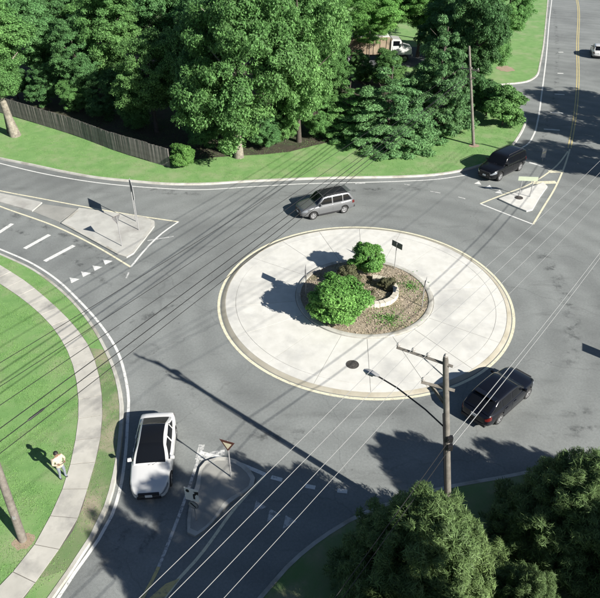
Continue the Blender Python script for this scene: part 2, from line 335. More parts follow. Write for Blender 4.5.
# ---------------------------------------------------------------- central island
def arc(r, a0, a1, n): return [(r*math.cos(a0+(a1-a0)*k/n), r*math.sin(a0+(a1-a0)*k/n)) for k in range(n+1)]
TAU = 2*math.pi
def ring(prof, n=128): return MB().lathe(prof, n)
apron = tag(ring([(9.02,-.01),(9.0,.035),(8.85,.08),(4.0,.12),(3.9,.12)]).build('truck_apron', 'apjoint', smooth=30), kind='structure')
ring([(9.37,.006),(9.2,.006)]).build('painted_ring', 'cream', road)
ring([(9.14,.004),(9.1,.03),(8.87,.095),(8.85,.07)]).build('mountable_kerb', 'rim', apron, smooth=30)
def sector(r0, r1, z0, z1, a0, a1, n=8):
    g0, g1 = .012/r0, .012/r1; mb = MB(); vs = []; fs = []
    for k in range(n+1):
        t = k/n
        for r, z, gg in ((r0,z0,g0),(r1,z1,g1)):
            a = a0+gg+(a1-a0-2*gg)*t; vs += [(r*math.cos(a), r*math.sin(a), z), (r*math.cos(a), r*math.sin(a), z-.06)]
    for k in range(n):
        b = 4*k; fs += [(b+2,b+6,b+4,b), (b+3,b+2,b,b+1) if k == 0 else None, (b,b+4,b+5,b+1), (b+2,b+3,b+7,b+6)]
    b = 4*n; fs.append((b,b+2,b+3,b+1))
    return mb.add(vs, [f for f in fs if f])
NS = 18
for k in range(NS):
    a0 = TAU*k/NS+.13; a1 = TAU*(k+1)/NS+.13
    sector(8.22, 8.845, .1, .09, a0, a1).build('concrete_panel', 'apron', apron)
    sector(4.42, 8.2, .132, .1, a0, a1).build('concrete_panel', 'apron', apron)
bed = tag(ring([(4.38,.0),(4.38,.2),(4.34,.215),(4.12,.215),(4.08,.2),(4.08,.1)], 96).build('bed_kerb', 'kerb', smooth=30), kind='structure')
mb = MB(); rr = [0,.7,1.4,2.1,2.8,3.4,4.09]; n = 48; rng = random.Random(2); vs = [(0,0,.36)]; fs = []
for i, r in enumerate(rr[1:]):
    for k in range(n): vs.append((r*math.cos(TAU*k/n), r*math.sin(TAU*k/n), .36-.2*(r/4.09)**2+(rng.uniform(-.025,.025) if r < 4 else 0)))
for k in range(n):
    fs.append((0, 1+k, 1+(k+1)%n))
    for i in range(len(rr)-2): fs.append((1+i*n+k, 1+(i+1)*n+k, 1+(i+1)*n+(k+1)%n, 1+i*n+(k+1)%n))
tag(mb.add(vs, fs).build('planting_bed', 'soil', smooth=60), kind='structure')
# curved dwarf wall of pale stone
WC = (0.52,0.08); wallc = thing('planter_wall', (WC[0], WC[1], .26), 0, 'low curved wall of pale stone blocks in the middle of the round bed', 'wall')
NB = 17
for k in range(NB):
    a0 = math.radians(-130+215*k/NB); a1 = math.radians(-130+215*(k+1)/NB); mb = MB(); vs = []
    for a in (a0+.006, a1-.006):
        for r in (1.32, 1.68):
            for z in (0, .36+.012*(k%3)): vs.append((r*math.cos(a), r*math.sin(a), z-.02))
    mb.add(vs, [(0,2,3,1),(4,5,7,6),(0,1,5,4),(2,6,7,3),(1,3,7,5),(0,4,6,2)]).build('stone_block', 'wall', wallc, bevel=.015)

# ---------------------------------------------------------------- splitter islands
def pad(name, P, z, m, step=.5, rim=None):
    P = smooth_line(P, step, True) if step else P
    o = tag(MB().prism(P, -.01, z).build(name, m, tri=True), kind='structure')
    if rim:
        c = np.mean(np.array(P), axis=0); Q = np.array(P); d = Q-c; L = np.linalg.norm(d, axis=1)[:,None]
        I = Q - d/L*rim; n = len(Q); mb = MB()
        mb.add([(*p, z+.006) for p in Q]+[(*p, z+.006) for p in I], [(i,(i+1)%n,n+(i+1)%n,n+i) for i in range(n)])
        me = mb.mesh('rim'); bm = bmesh.new(); bm.from_mesh(me)
        for f in bm.faces:
            f.normal_update()
            if f.normal.z < 0: f.normal_flip()
        bm.to_mesh(me); bm.free(); link('rim', me, 'kerb', o)
    return o
pad('splitter_island', [(-35.77,18.33),(-30.31,15.66),(-27.34,14.46),(-25.10,13.47),(-25.40,11.97),(-28.67,13.62),(-31.78,15.17)], .11, 'isl', None)
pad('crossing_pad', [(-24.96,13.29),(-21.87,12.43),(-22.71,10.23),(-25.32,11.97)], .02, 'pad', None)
pad('splitter_island', [(-21.79,12.43),(-19.22,11.76),(-16.18,10.86),(-15.35,10.21),(-15.20,9.41),(-15.42,8.17),(-15.95,5.43),(-16.32,4.88),(-17.05,5.29),(-19.66,7.54),(-22.46,9.91)], .11, 'isl', None, .26)
pad('splitter_island', [(12.19,13.84),(13.13,12.50),(13.85,11.65),(14.41,11.92),(15.62,14.05),(16.94,16.14),(16.84,16.93),(15.35,15.93),(13.89,14.97)], .11, 'apron', None)
pad('splitter_island', [(-8.59,-13.45),(-8.06,-13.21),(-6.40,-14.03),(-6.19,-14.42),(-7.36,-15.94),(-8.17,-17.15),(-8.51,-17.43),(-8.88,-17.25),(-8.97,-16.61),(-8.84,-14.77)], .11, 'pad', .4, .22)  # south island: darker concrete puts the tree shade into its colour
pad('splitter_island', [(13.4,-8.3),(15.2,-6.6),(22,-9.2),(34,-13.5),(33.6,-14.5),(22,-11.6)], .11, 'isl', .6)

# ---------------------------------------------------------------- painted markings, parts of the road
ZK = [0]
def line(P, wdt=.13, m='white', name='lane_line', z=.006, sm=True):
    P = smooth_line(P, .6) if sm else P
    ZK[0] = (ZK[0]+1) % 9; z += .0008*ZK[0]
    ribbon(P, wdt, z).build(name, m, road)
line([(-70,42.2),(-39.20,25.72),(-31.78,21.66),(-26.34,19.05),(-21.45,17.32),(-16.94,16.36),(-12.61,15.90),(-8.41,16.42),(-4.15,16.96),(0.17,17.19),(4.52,17.43),(8.06,17.87),(10.69,18.72)], .14)
line([(16.54,24.22),(17.86,25.48),(19.51,28.39),(21.15,32.44),(24.28,41.16),(28.59,53.36),(38.39,82.00),(44.54,99.64),(58,140)], .16)
line([(-70,20.4),(-28.70,7.93),(-25.79,6.20),(-22.71,4.18),(-20.41,2.17),(-18.34,-0.14),(-16.25,-2.76),(-14.61,-5.30),(-13.55,-7.82),(-13.08,-9.35),(-12.86,-10.57),(-12.44,-13.04),(-12.24,-15.12),(-12.29,-16.37),(-12.56,-17.50),(-13.12,-18.99),(-13.48,-20.11),(-18,-27.5)], .15)
for d in (-.13, .13):
    line(offset(smooth_line([(60.5,150),(49.28,99.72),(36.05,62.22),(29.33,43.49),(25.29,33.09),(21.83,24.76)], .8), d), .12, 'yellow', 'centre_line', sm=False)
# north-west splitter outline
line([(-70,34),(-36.21,19.28),(-29.54,15.86),(-25.65,14.38),(-20.16,12.35),(-16.72,11.19),(-13.50,10.22)], .15, 'cream')
line([(-70,29.5),(-35.57,17.92),(-28.43,12.99),(-22.42,9.28),(-18.58,6.25),(-15.78,3.70)], .15, 'cream')
line([(-13.50,10.22),(-14.43,8.48),(-15.19,6.27),(-15.78,3.70)], .15, 'white')
line([(-15.33,7.35),(-14.43,7.65),(-13.51,7.96)], .12, 'oldwhite')
line([(-15.78,2.32),(-15.78,3.06)], .12, 'oldwhite')
# north-east splitter outline and hatch
line([(10.54,13.11),(12.84,14.77),(15.23,16.42),(16.78,17.84),(19.47,20.96),(21.43,24.02)], .15, 'cream')
line([(10.54,13.11),(12.18,11.32),(13.77,9.62)], .15)
line([(13.77,9.62),(15.45,12.45),(17.20,15.37),(19.48,19.65),(21.79,24.52)], .15, 'cream')
line([(15.92,17.02),(18.03,17.14)], .55, 'cream', 'hatch_bar'); line([(18.12,19.31),(19.41,19.43)], .5, 'cream', 'hatch_bar')
line([(16.95,21.39),(17.96,20.51)], .28, 'white', 'transverse_bar')
for a, b in (((32.52,59.98), (33.23,59.99)), ((28.98,49.70), (29.70,49.58)), ((25.83,41.25), (26.92,41.01)), ((23.26,34.89), (24.59,34.64)), ((20.97,29.86), (22.51,29.53))):
    line([a, b], .3, 'white', 'transverse_bar', sm=False)
for a, b in (((-27.18,7.49), (-26.27,10.01)), ((-24.01,6.25), (-22.85,8.27)), ((-21.99,4.51), (-20.55,6.66)), ((-31.31,10.42), (-30.46,12.45))):
    line([a, b], .34, 'white', 'transverse_bar', sm=False)
def tooth(c, direction, s=.42, m='white'):
    t = Vector(direction).normalized(); b = Vector((-t.y, t.x)); c = Vector(c)
    P = [c + t*s*.75, c - t*s*.6 + b*s*.62, c - t*s*.6 - b*s*.62]
    MB().sheet([tuple(p) for p in P], .006).build('yield_triangle', m, road)
for p in ((-19.34,2.18), (-18.77,2.92), (-18.19,3.69), (-17.67,4.47)): tooth(p, (-.75,.62), .52)
for p in ((12.65,15.33), (12.04,16.29), (11.29,17.08)): tooth(p, (.35,.9), .5)
for p in ((-6.00,-15.99), (-5.37,-16.40), (-4.68,-16.74)): tooth(p, (-.55,-.8), .46, 'oldwhite')
# south splitter
line([(-8.91,-12.84),(-7.38,-13.35),(-5.74,-14.17)], .2); line([(-8.86,-13.21),(-8.33,-12.93),(-7.72,-12.81)], .3, 'oldwhite'); line([(-8.88,-12.34),(-8.91,-12.84),(-8.95,-13.27)], .3, 'oldwhite')
line([(-8.95,-13.27),(-9.21,-15.32),(-9.69,-18.09),(-9.82,-18.76)], .14, 'oldwhite')
line([(-5.74,-14.17),(-6.93,-15.89),(-8.40,-18.53),(-8.93,-19.27),(-9.44,-20.17)], .14, 'cream')
line([(-9.82,-18.76),(-9.98,-19.36),(-10.22,-20.09)], .14, 'yellow')
MB().sheet([(-9.41,-19.48),(-8.89,-19.25),(-9.44,-20.17),(-10.05,-20.17)], .015).build('painted_nose', 'yellow', road)
for a, b in (((-5.46,-14.31), (-4.95,-14.48)), ((-3.90,-14.81), (-3.45,-14.91)), ((-2.47,-15.07), (-2.02,-15.13))): line([a, b], .22, 'white', 'yield_line_dash', sm=False)
for a, b in (((4.87,16.83), (5.36,16.63)), ((6.88,15.48), (7.66,15.11)), ((9.01,14.37), (9.52,14.01))): line([a, b], .14, 'oldwhite', 'yield_line_dash', sm=False)
line([(0.68,16.99),(1.55,17.10)], .18, 'oldwhite', 'yield_line_dash', sm=False)

def scuff_mat():
    m = bpy.data.materials.new('tyre_scuff'); m.use_nodes = True; n = m.node_tree.nodes; L = m.node_tree.links; b = n['Principled BSDF']; b.inputs['Base Color'].default_value = (.075,.08,.08,1); b.inputs['Roughness'].default_value = .8
    tc = n.new('ShaderNodeTexCoord'); nz = n.new('ShaderNodeTexNoise'); nz.inputs['Scale'].default_value = 1.3; nz.inputs['Detail'].default_value = 9; nz.inputs['Roughness'].default_value = .7; L.new(tc.outputs['Object'], nz.inputs['Vector'])
    mr = n.new('ShaderNodeMapRange'); mr.inputs[1].default_value = .5; mr.inputs[2].default_value = .72; mr.inputs[4].default_value = .75; L.new(nz.outputs[0], mr.inputs[0])
    tr = n.new('ShaderNodeBsdfTransparent'); mx = n.new('ShaderNodeMixShader'); fa = n.new('ShaderNodeAttribute'); fa.attribute_name = 'fade'; mu = n.new('ShaderNodeMath'); mu.operation = 'MULTIPLY'; L.new(fa.outputs['Fac'], mu.inputs[0]); L.new(mr.outputs[0], mu.inputs[1]); L.new(mu.outputs[0], mx.inputs[0]); L.new(tr.outputs[0], mx.inputs[1]); L.new(b.outputs[0], mx.inputs[2]); L.new(mx.outputs[0], n['Material Output'].inputs[0]); return m
M['scuff'] = scuff_mat()
for P, wd in (([(-17.81,16.45),(-15.09,15.50),(-12.07,14.95)], 1.3), ([(-28.15,12.29),(-24.18,9.98),(-19.27,6.10),(-15.94,2.56)], .7), ([(-27.25,9.96),(-23.82,7.81),(-19.44,4.20),(-16.49,1.24)], .6), ([(-12.90,-4.38),(-11.36,-7.17),(-9.08,-9.19)], .8), ([(7.63,-12.01),(9.50,-11.55),(11.87,-11.20)], 1.0), ([(8.69,-10.54),(10.78,-10.11),(12.38,-9.96)], .7), ([(13.16,6.04),(13.04,2.14),(12.64,-2.09),(10.75,-6.89)], 1.2), ([(-15.77,-3.45),(-13.93,-2.25),(-11.20,0.12)], .7), ([(-7.56,-11.43),(-6.05,-11.82),(-2.61,-11.54)], .9), ([(-11.89,-19.57),(-10.66,-17.96),(-10.05,-15.59)], .6), ([(-12.81,-19.78),(-11.82,-17.96),(-11.10,-15.86)], .5), ([(41.86,90.27),(31.34,56.84),(25.33,39.72),(20.18,27.32)], .7), ([(-4.14,14.64),(0.93,15.82),(6.86,15.86)], .8)):
    P = smooth_line(P, .35); n_ = len(P); ZK[0] = (ZK[0]+1) % 9; rows = [offset(P, wd*k) for k in (.5,.17,-.17,-.5)]
    o = MB().add([(*p, .0032+.0002*ZK[0]) for r in rows for p in r], [(k*n_+i, (k+1)*n_+i, (k+1)*n_+i+1, k*n_+i+1) for k in range(3) for i in range(n_-1)]).build('tyre_scuff', 'scuff', road)
    at = o.data.attributes.new('fade', 'FLOAT', 'POINT'); at.data.foreach_set('value', [(0 if k in (0,3) else 1)*min(1, i/5, (n_-1-i)/5) for k in range(4) for i in range(n_)])
# manholes
def manhole(c, z, label, r=.36):
    t = thing('manhole_cover', (*c, z), 0, label, 'manhole')
    MB().lathe([(r,.0),(r,.018),(r*.88,.018),(r*.88,0)], 28).build('frame', 'iron', t)
    MB().lathe([(0,.014),(r*.28,.014),(r*.3,.008),(r*.5,.008),(r*.52,.014),(r*.7,.014),(r*.72,.008),(r*.86,.008),(r*.86,0)], 28).build('lid', 'iron', t)
    for k in range(8):
        a = TAU*k/8; m = MB().box((r*.6*math.cos(a), r*.6*math.sin(a), .013), (r*.32,.03,.012), a); m.build('rib', 'iron', t)
manhole((-1.20,-6.66), .112, 'round iron manhole cover set in the pale concrete apron of the island')
manhole((13.89,13.95), .112, 'round iron manhole cover on the small pale splitter island beside the black vehicle', .33)

# ---------------------------------------------------------------- vegetation
def leaf_mesh(name, pos, nor, ls, elong, rng, along=None, wd=.36):
    n = len(pos); nor = nor/np.linalg.norm(nor, axis=1)[:,None]
    rv = rng.normal(size=(n,3)) if along is None else along + .35*rng.normal(size=(n,3))
    t = rv - (rv*nor).sum(1)[:,None]*nor; t /= np.linalg.norm(t, axis=1)[:,None]+1e-9; b = np.cross(nor, t)
    sz = (ls*rng.uniform(.6,1.35,n))[:,None]
    V = np.stack([pos-t*sz*.5*elong, pos+b*sz*wd-t*sz*.05, pos+t*sz*.5*elong+nor*sz*.1, pos-b*sz*wd-t*sz*.05], 1).reshape(-1,3)
    me = bpy.data.meshes.new(name); me.vertices.add(4*n); me.vertices.foreach_set('co', V.astype(np.float32).ravel())
    me.loops.add(4*n); me.loops.foreach_set('vertex_index', np.arange(4*n, dtype=np.int32))
    me.polygons.add(n); me.polygons.foreach_set('loop_start', np.arange(0,4*n,4,dtype=np.int32)); me.polygons.foreach_set('loop_total', np.full(n,4,dtype=np.int32))
    me.update(); return me
def crown(name, seed, env, nclump, cr, nleaf, ls, elong=1.4, up=.35, flat=.75, shell=(.62,1.0), spray=0.0, wd=.36):
    rng = np.random.default_rng(seed); w_ = np.array([(e[3]*e[4]+e[3]*e[5]+e[4]*e[5]) for e in env]); w_ = w_/w_.sum(); P = []; N = []; A = []
    for k in range(nclump):
        e = env[rng.choice(len(env), p=w_)]; d = rng.normal(size=3); d /= np.linalg.norm(d)
        c = np.array(e[:3]) + np.array(e[3:])*d*rng.uniform(*shell); r = cr*rng.uniform(.6,1.35); m = int(nleaf*(r/cr)**2)
        q = rng.normal(size=(m,3)); q /= np.linalg.norm(q, axis=1)[:,None]; q[:,2] = np.where(rng.random(m) < .3, q[:,2], np.abs(q[:,2])*1.0-.25)
        rad = rng.uniform(.3,1,m)**.6
        P.append(c + q*rad[:,None]*r*np.array([1,1,flat])); N.append(.65*q + .4*d + np.array([0,0,up]) + .55*rng.normal(size=(m,3)))
        A.append(q + .8*d + np.array([0,0,spray]))
    P, N, A = np.concatenate(P), np.concatenate(N), np.concatenate(A)
    return leaf_mesh(name, P, N, ls, elong, rng, A if spray else None, wd)
def trunk_mb(h, r, seed, limbs=5, lean=(0,0), h0=.45, spread=.33):
    rng = random.Random(seed); mb = MB(); pts = []; rs = []
    for k in range(7):
        t = k/6; pts.append((lean[0]*t+rng.uniform(-.12,.12)*t*h/8, lean[1]*t+rng.uniform(-.12,.12)*t*h/8, h*t)); rs.append(r*(1.35 if k == 0 else 1)*(1-.7*t))
    mb.tube(pts, rs, 9)
    for k in range(limbs):
        t = h0+(.95-h0)*k/limbs; i = min(5, int(t*6)); b = Vector(pts[i]).lerp(Vector(pts[i+1]), t*6-i); a = k*2.4+rng.uniform(-.4,.4); l = h*spread*(1.1-t*.6)
        e1 = b+Vector((math.cos(a)*l*.5, math.sin(a)*l*.5, l*.35)); e2 = e1+Vector((math.cos(a+.2)*l*.5, math.sin(a+.2)*l*.5, l*.45))
        rr_ = r*(1-.7*t)*.55; mb.tube([b,e1,e2], [rr_,rr_*.65,rr_*.25], 6)
    return mb
# crown shapes in units of about ten metres, shared by the trees
E1 = [(0,0,0,1,1,1),(.35,.1,.35,.6,.6,.55),(-.4,.15,.2,.62,.6,.55),(.1,-.4,-.1,.62,.55,.6),(-.15,.3,.55,.5,.5,.45)]
rngE = np.random.default_rng(5)
def ragged(k, seed, rz=1.0):
    r = np.random.default_rng(seed); out = [(0,0,0,.68,.68,.72*rz)]
    for i in range(k):
        d = r.normal(size=3); d /= np.linalg.norm(d); q = r.uniform(.5,.72); s_ = r.uniform(.26,.44); out.append((d[0]*q, d[1]*q, d[2]*q*rz, s_, s_, s_*.85))
    return out
CR = {
 'broad': [crown('crown_broad', 11+i, ragged(9+2*i, 20+i), 420, .13, 230, .026) for i in range(3)],
 'tall': [crown('crown_tall', 31+i, ragged(11, 40+i, 1.25), 420, .125, 230, .026) for i in range(2)],
 'thin': [crown('crown_thin', 51, ragged(12, 60), 240, .12, 150, .027, shell=(.5,1.05))],
}
lay = []
for k in range(9):
    t = k/8; rad = 1.0*(1-t)**.8+.08
    for j in range(max(3, int(9*rad))): a = j*TAU/max(3, int(9*rad))+k*.7; lay.append((.62*rad*math.cos(a), .62*rad*math.sin(a), -1+2*t, .42*rad, .42*rad, .09))
CR['layered'] = [crown('crown_layered', 71, lay, 460, .115, 200, .026, 2.2, .5, .55, (.4,1.0), .15)]
def cone_env(seed):
    r = random.Random(seed); out = []
    for k in range(30):
        t = (k+.5)/30; rad = (1-t**1.6)**.75*.78+.03; a = k*2.4; out.append((rad*math.cos(a)*.75, rad*math.sin(a)*.75, -1+1.9*t, .34*(1.15-t*.6), .34*(1.15-t*.6), .4*(1.1-.5*t)))
    return out
CR['cedar'] = [crown('crown_cedar', 81+i, cone_env(90+i), 1500, .075, 170, .02, 3.6, .45, 1.9, (.4,1.1), 1.3, .2) for i in range(2)]
CR['bush'] = [crown('crown_bush', 95+i, ragged(9, 97+i, .9), 190, .19, 230, .055, 1.5, .35) for i in range(2)]
_used = {}
def tree(name, base, h, cz, rx, rz, kind, leaf, label, cat='tree', idx=0, ry=None, off=(0,0), tr=.22, group=None, bark='bark', lean=(0,0), rot=None, limbs=5, z=.12, h0=.45, spread=.3):
    t = thing(name, (base[0], base[1], z-.03), 0, label, cat, group); _used[name] = _used.get(name, 0)+1; sd = len(label)+int(base[0]*13+base[1]*7)
    trunk_mb(h*.88, tr, sd, limbs, lean, h0, spread).build('trunk', bark, t, smooth=60)
    src = CR[kind][idx % len(CR[kind])]; key = (kind, idx % len(CR[kind]), leaf)
    me = src if not src.materials else (src if src.materials[0] == M[leaf] else bpy.data.meshes.get(f'{src.name}_{leaf}') or None)
    if me is None: me = src.copy(); me.name = f'{src.name}_{leaf}'; me.materials.clear()
    if not me.materials: me.materials.append(M[leaf])
    c = bpy.data.objects.new('crown', me); S.collection.objects.link(c); c.parent = t
    c.location = (off[0], off[1], cz); c.scale = (rx, ry or rx, rz); c.rotation_euler = (0,0, rot if rot is not None else (sd*.77) % TAU)
    return t
G1 = 'trees in the wood behind the lawn'
tree('leafy_tree', (-32.60,28.17), 13, 10.6, 4.6, 3.9, 'broad', 'leaf', 'leafy tree with pale leaning trunk in front of the wooden fence', idx=0, tr=.42, group=G1, bark='palebark', lean=(-1.2,0), off=(-.4,0), limbs=7, h0=.5, spread=.3)
tree('leafy_tree', (-18.61,29.14), 10, 6.4, 4.4, 4.6, 'broad', 'leaf', 'rounded mid green tree just behind the right end of the fence', idx=1, group=G1, tr=.2)
tree('leafy_tree', (-24.27,37.78), 12, 8.3, 4.6, 4.8, 'tall', 'leaf', 'mid green tree left of the rounded one, behind the middle of the fence', idx=0, group=G1)
tree('leafy_tree', (-9.75,22.55), 15, 8.8, 6.0, 7.4, 'tall', 'leaf', 'biggest leafy tree, its short trunk standing on the lawn left of the silver car', idx=1, tr=.36, group=G1, bark='palebark')
tree('leafy_tree', (-4.16,26.31), 15, 8.6, 4.9, 7.4, 'broad', 'leaf', 'tall leafy tree touching the right side of the biggest tree', idx=2, group=G1)
tree('leafy_tree', (-13.27,27.01), 13, 8.0, 4.3, 6.5, 'broad', 'leafdark', 'dark leafy tree tucked behind the left side of the biggest tree', idx=0, group=G1)
tree('spreading_evergreen', (4.53,26.91), 8, 3.9, 5.2, 3.6, 'layered', 'leafpine', 'evergreen with tiered spreading branches in front of the parked truck', 'tree', group=G1, tr=.2)
tree('spreading_evergreen', (0.76,28.22), 6, 3.0, 3.2, 2.9, 'layered', 'leaf', 'smaller tiered evergreen to the left of the large tiered one', 'tree', group=G1, tr=.16)
tree('spreading_evergreen', (9.91,30.55), 11, 6.2, 3.9, 5.4, 'layered', 'leafpine', 'dark tall tiered evergreen left of the far utility pole', 'tree', group=G1)
tree('leafy_tree', (15.39,39.61), 14, 8.2, 4.2, 6.2, 'tall', 'leafdark', 'tall dark tree directly behind the far utility pole', idx=0, group=G1)
BACK = [
 ((-8.22,38.29,9.00), 5.2, 5.5, 'leaf', 'tall tree rising behind the biggest tree'),
 ((-14.29,38.25,8.00), 4.6, 5.5, 'leafdark', 'dark tree left of and behind the biggest tree'),
 ((-19.95,46.28,8.00), 5, 5, 'leafdark', 'dark tree at the top edge behind the rounded fence tree'),
 ((-26.65,48.45,8.00), 5, 4.5, 'leaf', 'green tree at the top edge behind the shaded wood'),
 ((-32.30,48.65,7.50), 5, 4.5, 'leafdark', 'dark tree deep in the shaded wood behind the fence'),
 ((-34.28,41.60,7.00), 4.5, 4.5, 'leafdark', 'dark tree behind the leaning pale trunk'),
 ((-33.47,29.06,6.50), 3.6, 4, 'leaf', 'tree cut by the left edge behind the fence'),
 ((-4.24,50.02,8.00), 5, 5, 'leaf', 'far tree at the top edge left of the bright trees'),
 ((-12.47,50.51,9.00), 5.5, 5, 'leafdark', 'far dark tree at the top edge behind the biggest tree'),
 ((-1.24,37.53,7.00), 3, 5, 'leaf', 'slim green tree just left of the parked truck'),
 ((2.10,53.07,6.40), 4.6, 3.6, 'leaflight', 'bright light green tree hanging over the rear of the parked truck'),
 ((7.07,56.86,6.40), 4.8, 3.4, 'leaflight', 'bright light green tree above the middle of the parked truck'),
 ((12.17,57.36,6.20), 3.8, 3.4, 'leaflight', 'bright light green tree above the cab of the parked truck'),
 ((13.14,42.81,5.60), 4.2, 4.6, 'leafdark', 'dark tree right of the parked truck'),
 ((16.93,55.95,6.00), 4.6, 5, 'leafdark', 'far dark tree at the top edge right of the bright trees'),
 ((19.77,55.35,5.40), 4.4, 4.8, 'leaf', 'green tree at the top edge left of the main road'),
 ((26.51,66.33,4.80), 3.9, 4.2, 'leaf', 'bushy tree at the top edge beside the main road'),
 ((18.82,47.98,4.40), 3.4, 3.8, 'leaf', 'bushy green tree beside the main road above the driveway'),
 ((6.40,70.32,7.00), 6, 4, 'leaf', 'farthest tree at the top edge above the bright trees'),
 ((14.49,67.19,7.00), 6, 4, 'leafdark', 'farthest dark tree at the top edge above the truck cab'),
 ((-25.78,60.34,8.00), 6, 4.5, 'leafdark', 'farthest dark tree behind the fence wood'),
 ((-33.30,63.26,8.00), 6, 4.5, 'leaf', 'farthest green tree in the top left'),
 ((-39.97,58.60,8.00), 6, 4.5, 'leafdark', 'farthest dark tree in the top left corner'),
 ((-27.92,36.28,6.00), 3.2, 3.6, 'leafdark', 'small dark tree in the deep shade behind the fence'),
]
for i, (q, rx, rz, lf, lb) in enumerate(BACK):
    tree('maple_tree' if lf == 'leaflight' else 'leafy_tree', q[:2], q[2]+rz*.6, q[2], rx, rz, ('thin' if i in (10,) else ('broad','tall')[i % 2]), lf, lb, idx=i, group=G1)
tree('maple_tree', ((5.06,53.32,4.20)[0], (5.06,53.32,4.20)[1]), 5.6, 4.2, 3.4, 1.9, 'thin', 'leaflight', 'thin light green young tree whose leaves dapple the side of the parked truck', group=G1, tr=.08)
UNDER = [
 ((-36.50,39.76), 2.0, 2.2, 'leafdark', 'leftmost dark shrub behind the fence'),
 ((-32.59,37.69), 2.2, 2.4, 'leafdark', 'second dark shrub behind the fence, counted from the left'),
 ((-28.23,35.06), 2.1, 2.1, 'leaf', 'third shrub behind the fence, counted from the left'),
 ((-24.71,33.20), 2.4, 2.6, 'leafdark', 'fourth shrub behind the fence, counted from the left'),
 ((-20.76,29.68), 2.2, 2.4, 'leaf', 'fifth shrub behind the fence, counted from the left'),
 ((-33.55,45.15), 2.6, 2.8, 'leafdark', 'dark sapling deep in the shade behind the fence'),
 ((-26.69,42.09), 2.6, 3.0, 'leaf', 'green sapling in the shade below the fence trees'),
 ((-13.47,25.45), 2.3, 2.6, 'leafdark', 'dark sapling right of the fence end'),
 ((-11.49,27.02), 2.2, 2.6, 'leaf', 'sapling just left of the biggest tree trunk'),
 ((-7.82,24.99), 2.2, 2.3, 'leafdark', 'low sapling just right of the biggest tree trunk'),
 ((-5.54,26.55), 2.2, 2.8, 'leaf', 'sapling under the tall tree beside the biggest tree'),
 ((-2.36,28.19), 2.3, 2.6, 'leaf', 'sapling between the tall tree and the small tiered evergreen'),
 ((6.50,42.47), 2.6, 2.7, 'leaf', 'bushy sapling just in front of the middle of the parked truck'),
 ((3.41,45.58), 2.0, 1.9, 'leaf', 'low sapling in front of the rear of the parked truck'),
 ((-0.57,38.03), 2.5, 3.2, 'leaf', 'sapling left of and below the parked truck'),
 ((8.70,33.54), 2.4, 3.0, 'leafdark', 'dark sapling behind the tiered evergreens'),
 ((13.22,33.58), 2.2, 2.8, 'leafdark', 'dark sapling left of the far utility pole'),
]
for i, (q, rx, rz, lf, lb) in enumerate(UNDER):
    tree('sapling', q, rz*1.9, rz*1.0, rx, rz, ('broad','tall')[i % 2], lf, lb, 'sapling', idx=i, group='saplings and shrubs under the trees', tr=.07, h0=.15)
tree('shrub', (-14.78,20.67), 2.4, 1.25, 1.35, 1.3, 'bush', 'leafbush', 'rounded green shrub at the right end of the wooden fence', 'shrub', tr=.06, limbs=4, h0=.1)
tree('shrub', (16.86,30.62), 4.4, 2.3, 2.4, 2.2, 'bush', 'leaf', 'large rounded shrub between the far utility pole and the driveway', 'shrub', idx=1, tr=.08, limbs=5, h0=.1)
tree('shrub', (15.92,33.61), 4.4, 2.3, 2.1, 2.2, 'bush', 'leafdark', 'dark shrub behind the large rounded one by the far pole', 'shrub', idx=0, tr=.08, limbs=5, h0=.1)
# island planting
G2 = 'shrubs in the round bed'
tree('shrub', (-1.84,-2.28), 3.0, 1.6, 2.15, 1.55, 'bush', 'leafbush', 'largest bright green shrub on the left of the round bed', 'shrub', idx=0, tr=.07, limbs=6, h0=.1, group=G2, z=.25)
tree('shrub', (0.38,2.18), 2.6, 1.45, 1.4, 1.25, 'bush', 'leafbush', 'second green shrub at the back of the round bed', 'shrub', idx=1, tr=.06, limbs=5, h0=.1, group=G2, z=.25)
tree('shrub', (-1.03,1.10), 1.5, .75, .95, .75, 'bush', 'leafdry', 'dull olive shrub between the two green ones', 'shrub', idx=1, tr=.04, limbs=4, h0=.1, group=G2, z=.3)
tree('shrub', (1.47,0.54), 1.1, .5, .62, .5, 'bush', 'leafdry', 'small thin shrub inside the curved stone wall', 'shrub', idx=0, tr=.03, limbs=4, h0=.1, group=G2, z=.3)
rng = np.random.default_rng(4)
def weeds(c, rx, ry, n, ls, m, label, seed):
    r = np.random.default_rng(seed); a = r.uniform(0,TAU,n); q = np.abs(r.normal(size=n))*.6; P = np.c_[c[0]+rx*q*np.cos(a), c[1]+ry*q*np.sin(a), np.zeros(n)]
    P[:,2] = .36-.2*((P[:,0]**2+P[:,1]**2)/16.7)+r.uniform(0,.1,n); N = np.c_[r.normal(size=(n,2)), r.uniform(.2,1.2,n)]
    tag(link('ground_cover', leaf_mesh('ground_cover', P, N, ls, 1.6, r), m), label, 'weeds', kind='stuff')
weeds((1.31,-2.66), 1.3, .8, 600, .07, 'leafbush', 'patch of low green weeds at the front of the round bed', 1)
weeds((3.08,0.89), 1.0, 1.2, 420, .07, 'leafbush', 'thin patch of weeds at the right of the round bed', 2)
weeds((0.52,0.08), 1.2, 1.2, 300, .07, 'leafdry', 'sparse dry plants enclosed by the curved stone wall', 3)
r_ = np.random.default_rng(9); n_ = 5500; a_ = r_.uniform(0,TAU,n_); q_ = 4.02*np.sqrt(r_.random(n_)); Pm = np.c_[q_*np.cos(a_), q_*np.sin(a_), .37-.2*(q_/4.09)**2+r_.uniform(-.01,.025,n_)]
